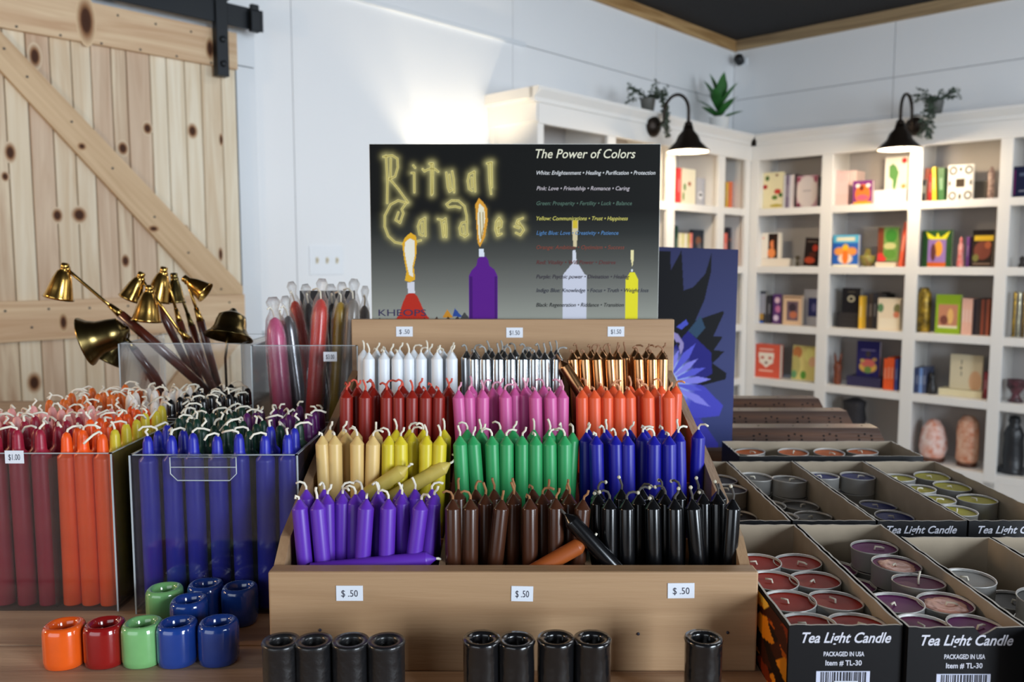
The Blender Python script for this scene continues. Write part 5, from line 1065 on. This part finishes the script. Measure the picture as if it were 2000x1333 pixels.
c1 = (.1905, .2685, G1, G2); c2 = (.2705, .3505, G1, G2); c3 = (.3525, .4385, G1, G2); c4 = (.4405, .5285, G1, G2)
carton('tea light carton of black candles behind the stand corner', *c1, 5, text=False)
carton('tea light carton of dark grey candles behind the purple carton', *c2, 6, text=False)
carton('tea light carton of navy candles in the second row', *c3, 7, side=(1,))
carton('tea light carton of olive yellow candles in the second row', *c4, 8)
lights('black carton', c1, 'black', [(c, r, 0) for r in range(3) for c in (0, 1)] + [(0, 3, 1), (1, 3, 1), (1, 4, 1)])
lights('dark grey carton', c2, 'pewter', [(c, r, 0) for r in range(4) for c in (0, 1)] + [(1, 4, 1), (0, 4.3, 1)])
lights('navy carton', c3, 'navy', [(c, r, 0) for r in range(4) for c in (0, 1)] + [(1, 4.4, 1), (0, 4.4, 1)])
lights('yellow carton', c4, 'yellow', [(0, 0, 0), (1, 0, 0), (0, 1, 1), (1, 1, 0), (1, 1.4 + .6, 1), (0, 2, 1), (0, 3, 1), (1, 3.3, 1), (0, 4.2, 1), (1, 4.4, 1)])
o1 = (.292, .528, 1.052, 1.142)
carton('tea light carton of orange candles turned sideways at the back', *o1, 9, text=False)
for i, (x, y, lv) in enumerate(((.325, 1.074, 1), (.325, 1.118, 1), (.382, 1.115, 1), (.430, 1.113, 1), (.466, 1.075, 1), (.478, 1.118, 1), (.40, 1.074, 0))):
    for k in range(lv + 1): tealight('orange', x, y, TZ + .0166 + k * (TLH + .001), 'orange tea light%s, %s listed from the left of the sideways carton' % (' under another' if k < lv else '', ORD[i]), 'orange tea lights in the sideways carton')

# ================================================================== INCENSE BOXES
IW = wood('carved_sheesham', (92, 58, 36), (40, 24, 16), 'x', .4, coat=.2)
HO = mat('carved_hole', (14, 8, 6), .9)
for i, (Y, yt, xr) in enumerate(((1.315, 832, .590), (1.46, 800, .598), (1.61, 776, .604))):
    h = PY(1600, yt, Y).z - TZ; x0, x1 = xr - .305, xr
    o = thing('incense_box', 'long carved dark wood incense box, %s of the three behind the cartons' % ('nearest', 'middle', 'farthest')[i], 'incense box', ((x0 + x1) / 2, Y, TZ), 0, 'carved wooden incense boxes')
    a = (x1 - x0) / 2; w0, w1 = .034, .017
    mb = MB().add([(-a, -w0, .0), (a, -w0, .0), (a, w0, 0), (-a, w0, 0), (-a + .012, -w1, h), (a - .012, -w1, h), (a - .012, w1, h), (-a + .012, w1, h), (-a, -w0, h * .35), (a, -w0, h * .35), (a, w0, h * .35), (-a, w0, h * .35)],
                  [(3, 2, 1, 0), (0, 1, 9, 8), (1, 2, 10, 9), (2, 3, 11, 10), (3, 0, 8, 11), (8, 9, 5, 4), (9, 10, 6, 5), (10, 11, 7, 6), (11, 8, 4, 7), (4, 5, 6, 7)])
    part('body', mb, IW, o)
    hm_ = MB(); sl = math.atan2(w0 - w1, h * .65)
    for g in range(5):
        cx = -a + .05 + g * .055
        for k in range(8):
            t = 2 * pi * k / 8; px_, pz_ = cx + .010 * math.cos(t) * (1 + .4 * (k % 2)), h * .66 + .008 * math.sin(t)
            yy = -w0 + (pz_ - h * .35) / (h * .65) * (w0 - w1) - .0002
            hm_.lathe([(.0017, 0), (.0017, .0004)], 7, Matrix.Translation((px_, yy, pz_)) @ Matrix.Rotation(pi / 2 - sl, 4, 'X'))
        hm_.lathe([(.0016, 0), (.0016, .0004)], 7, Matrix.Translation((cx + .004, 0, h)))
    tag(part('carved_hole', hm_, HO, o), kind='stuff')
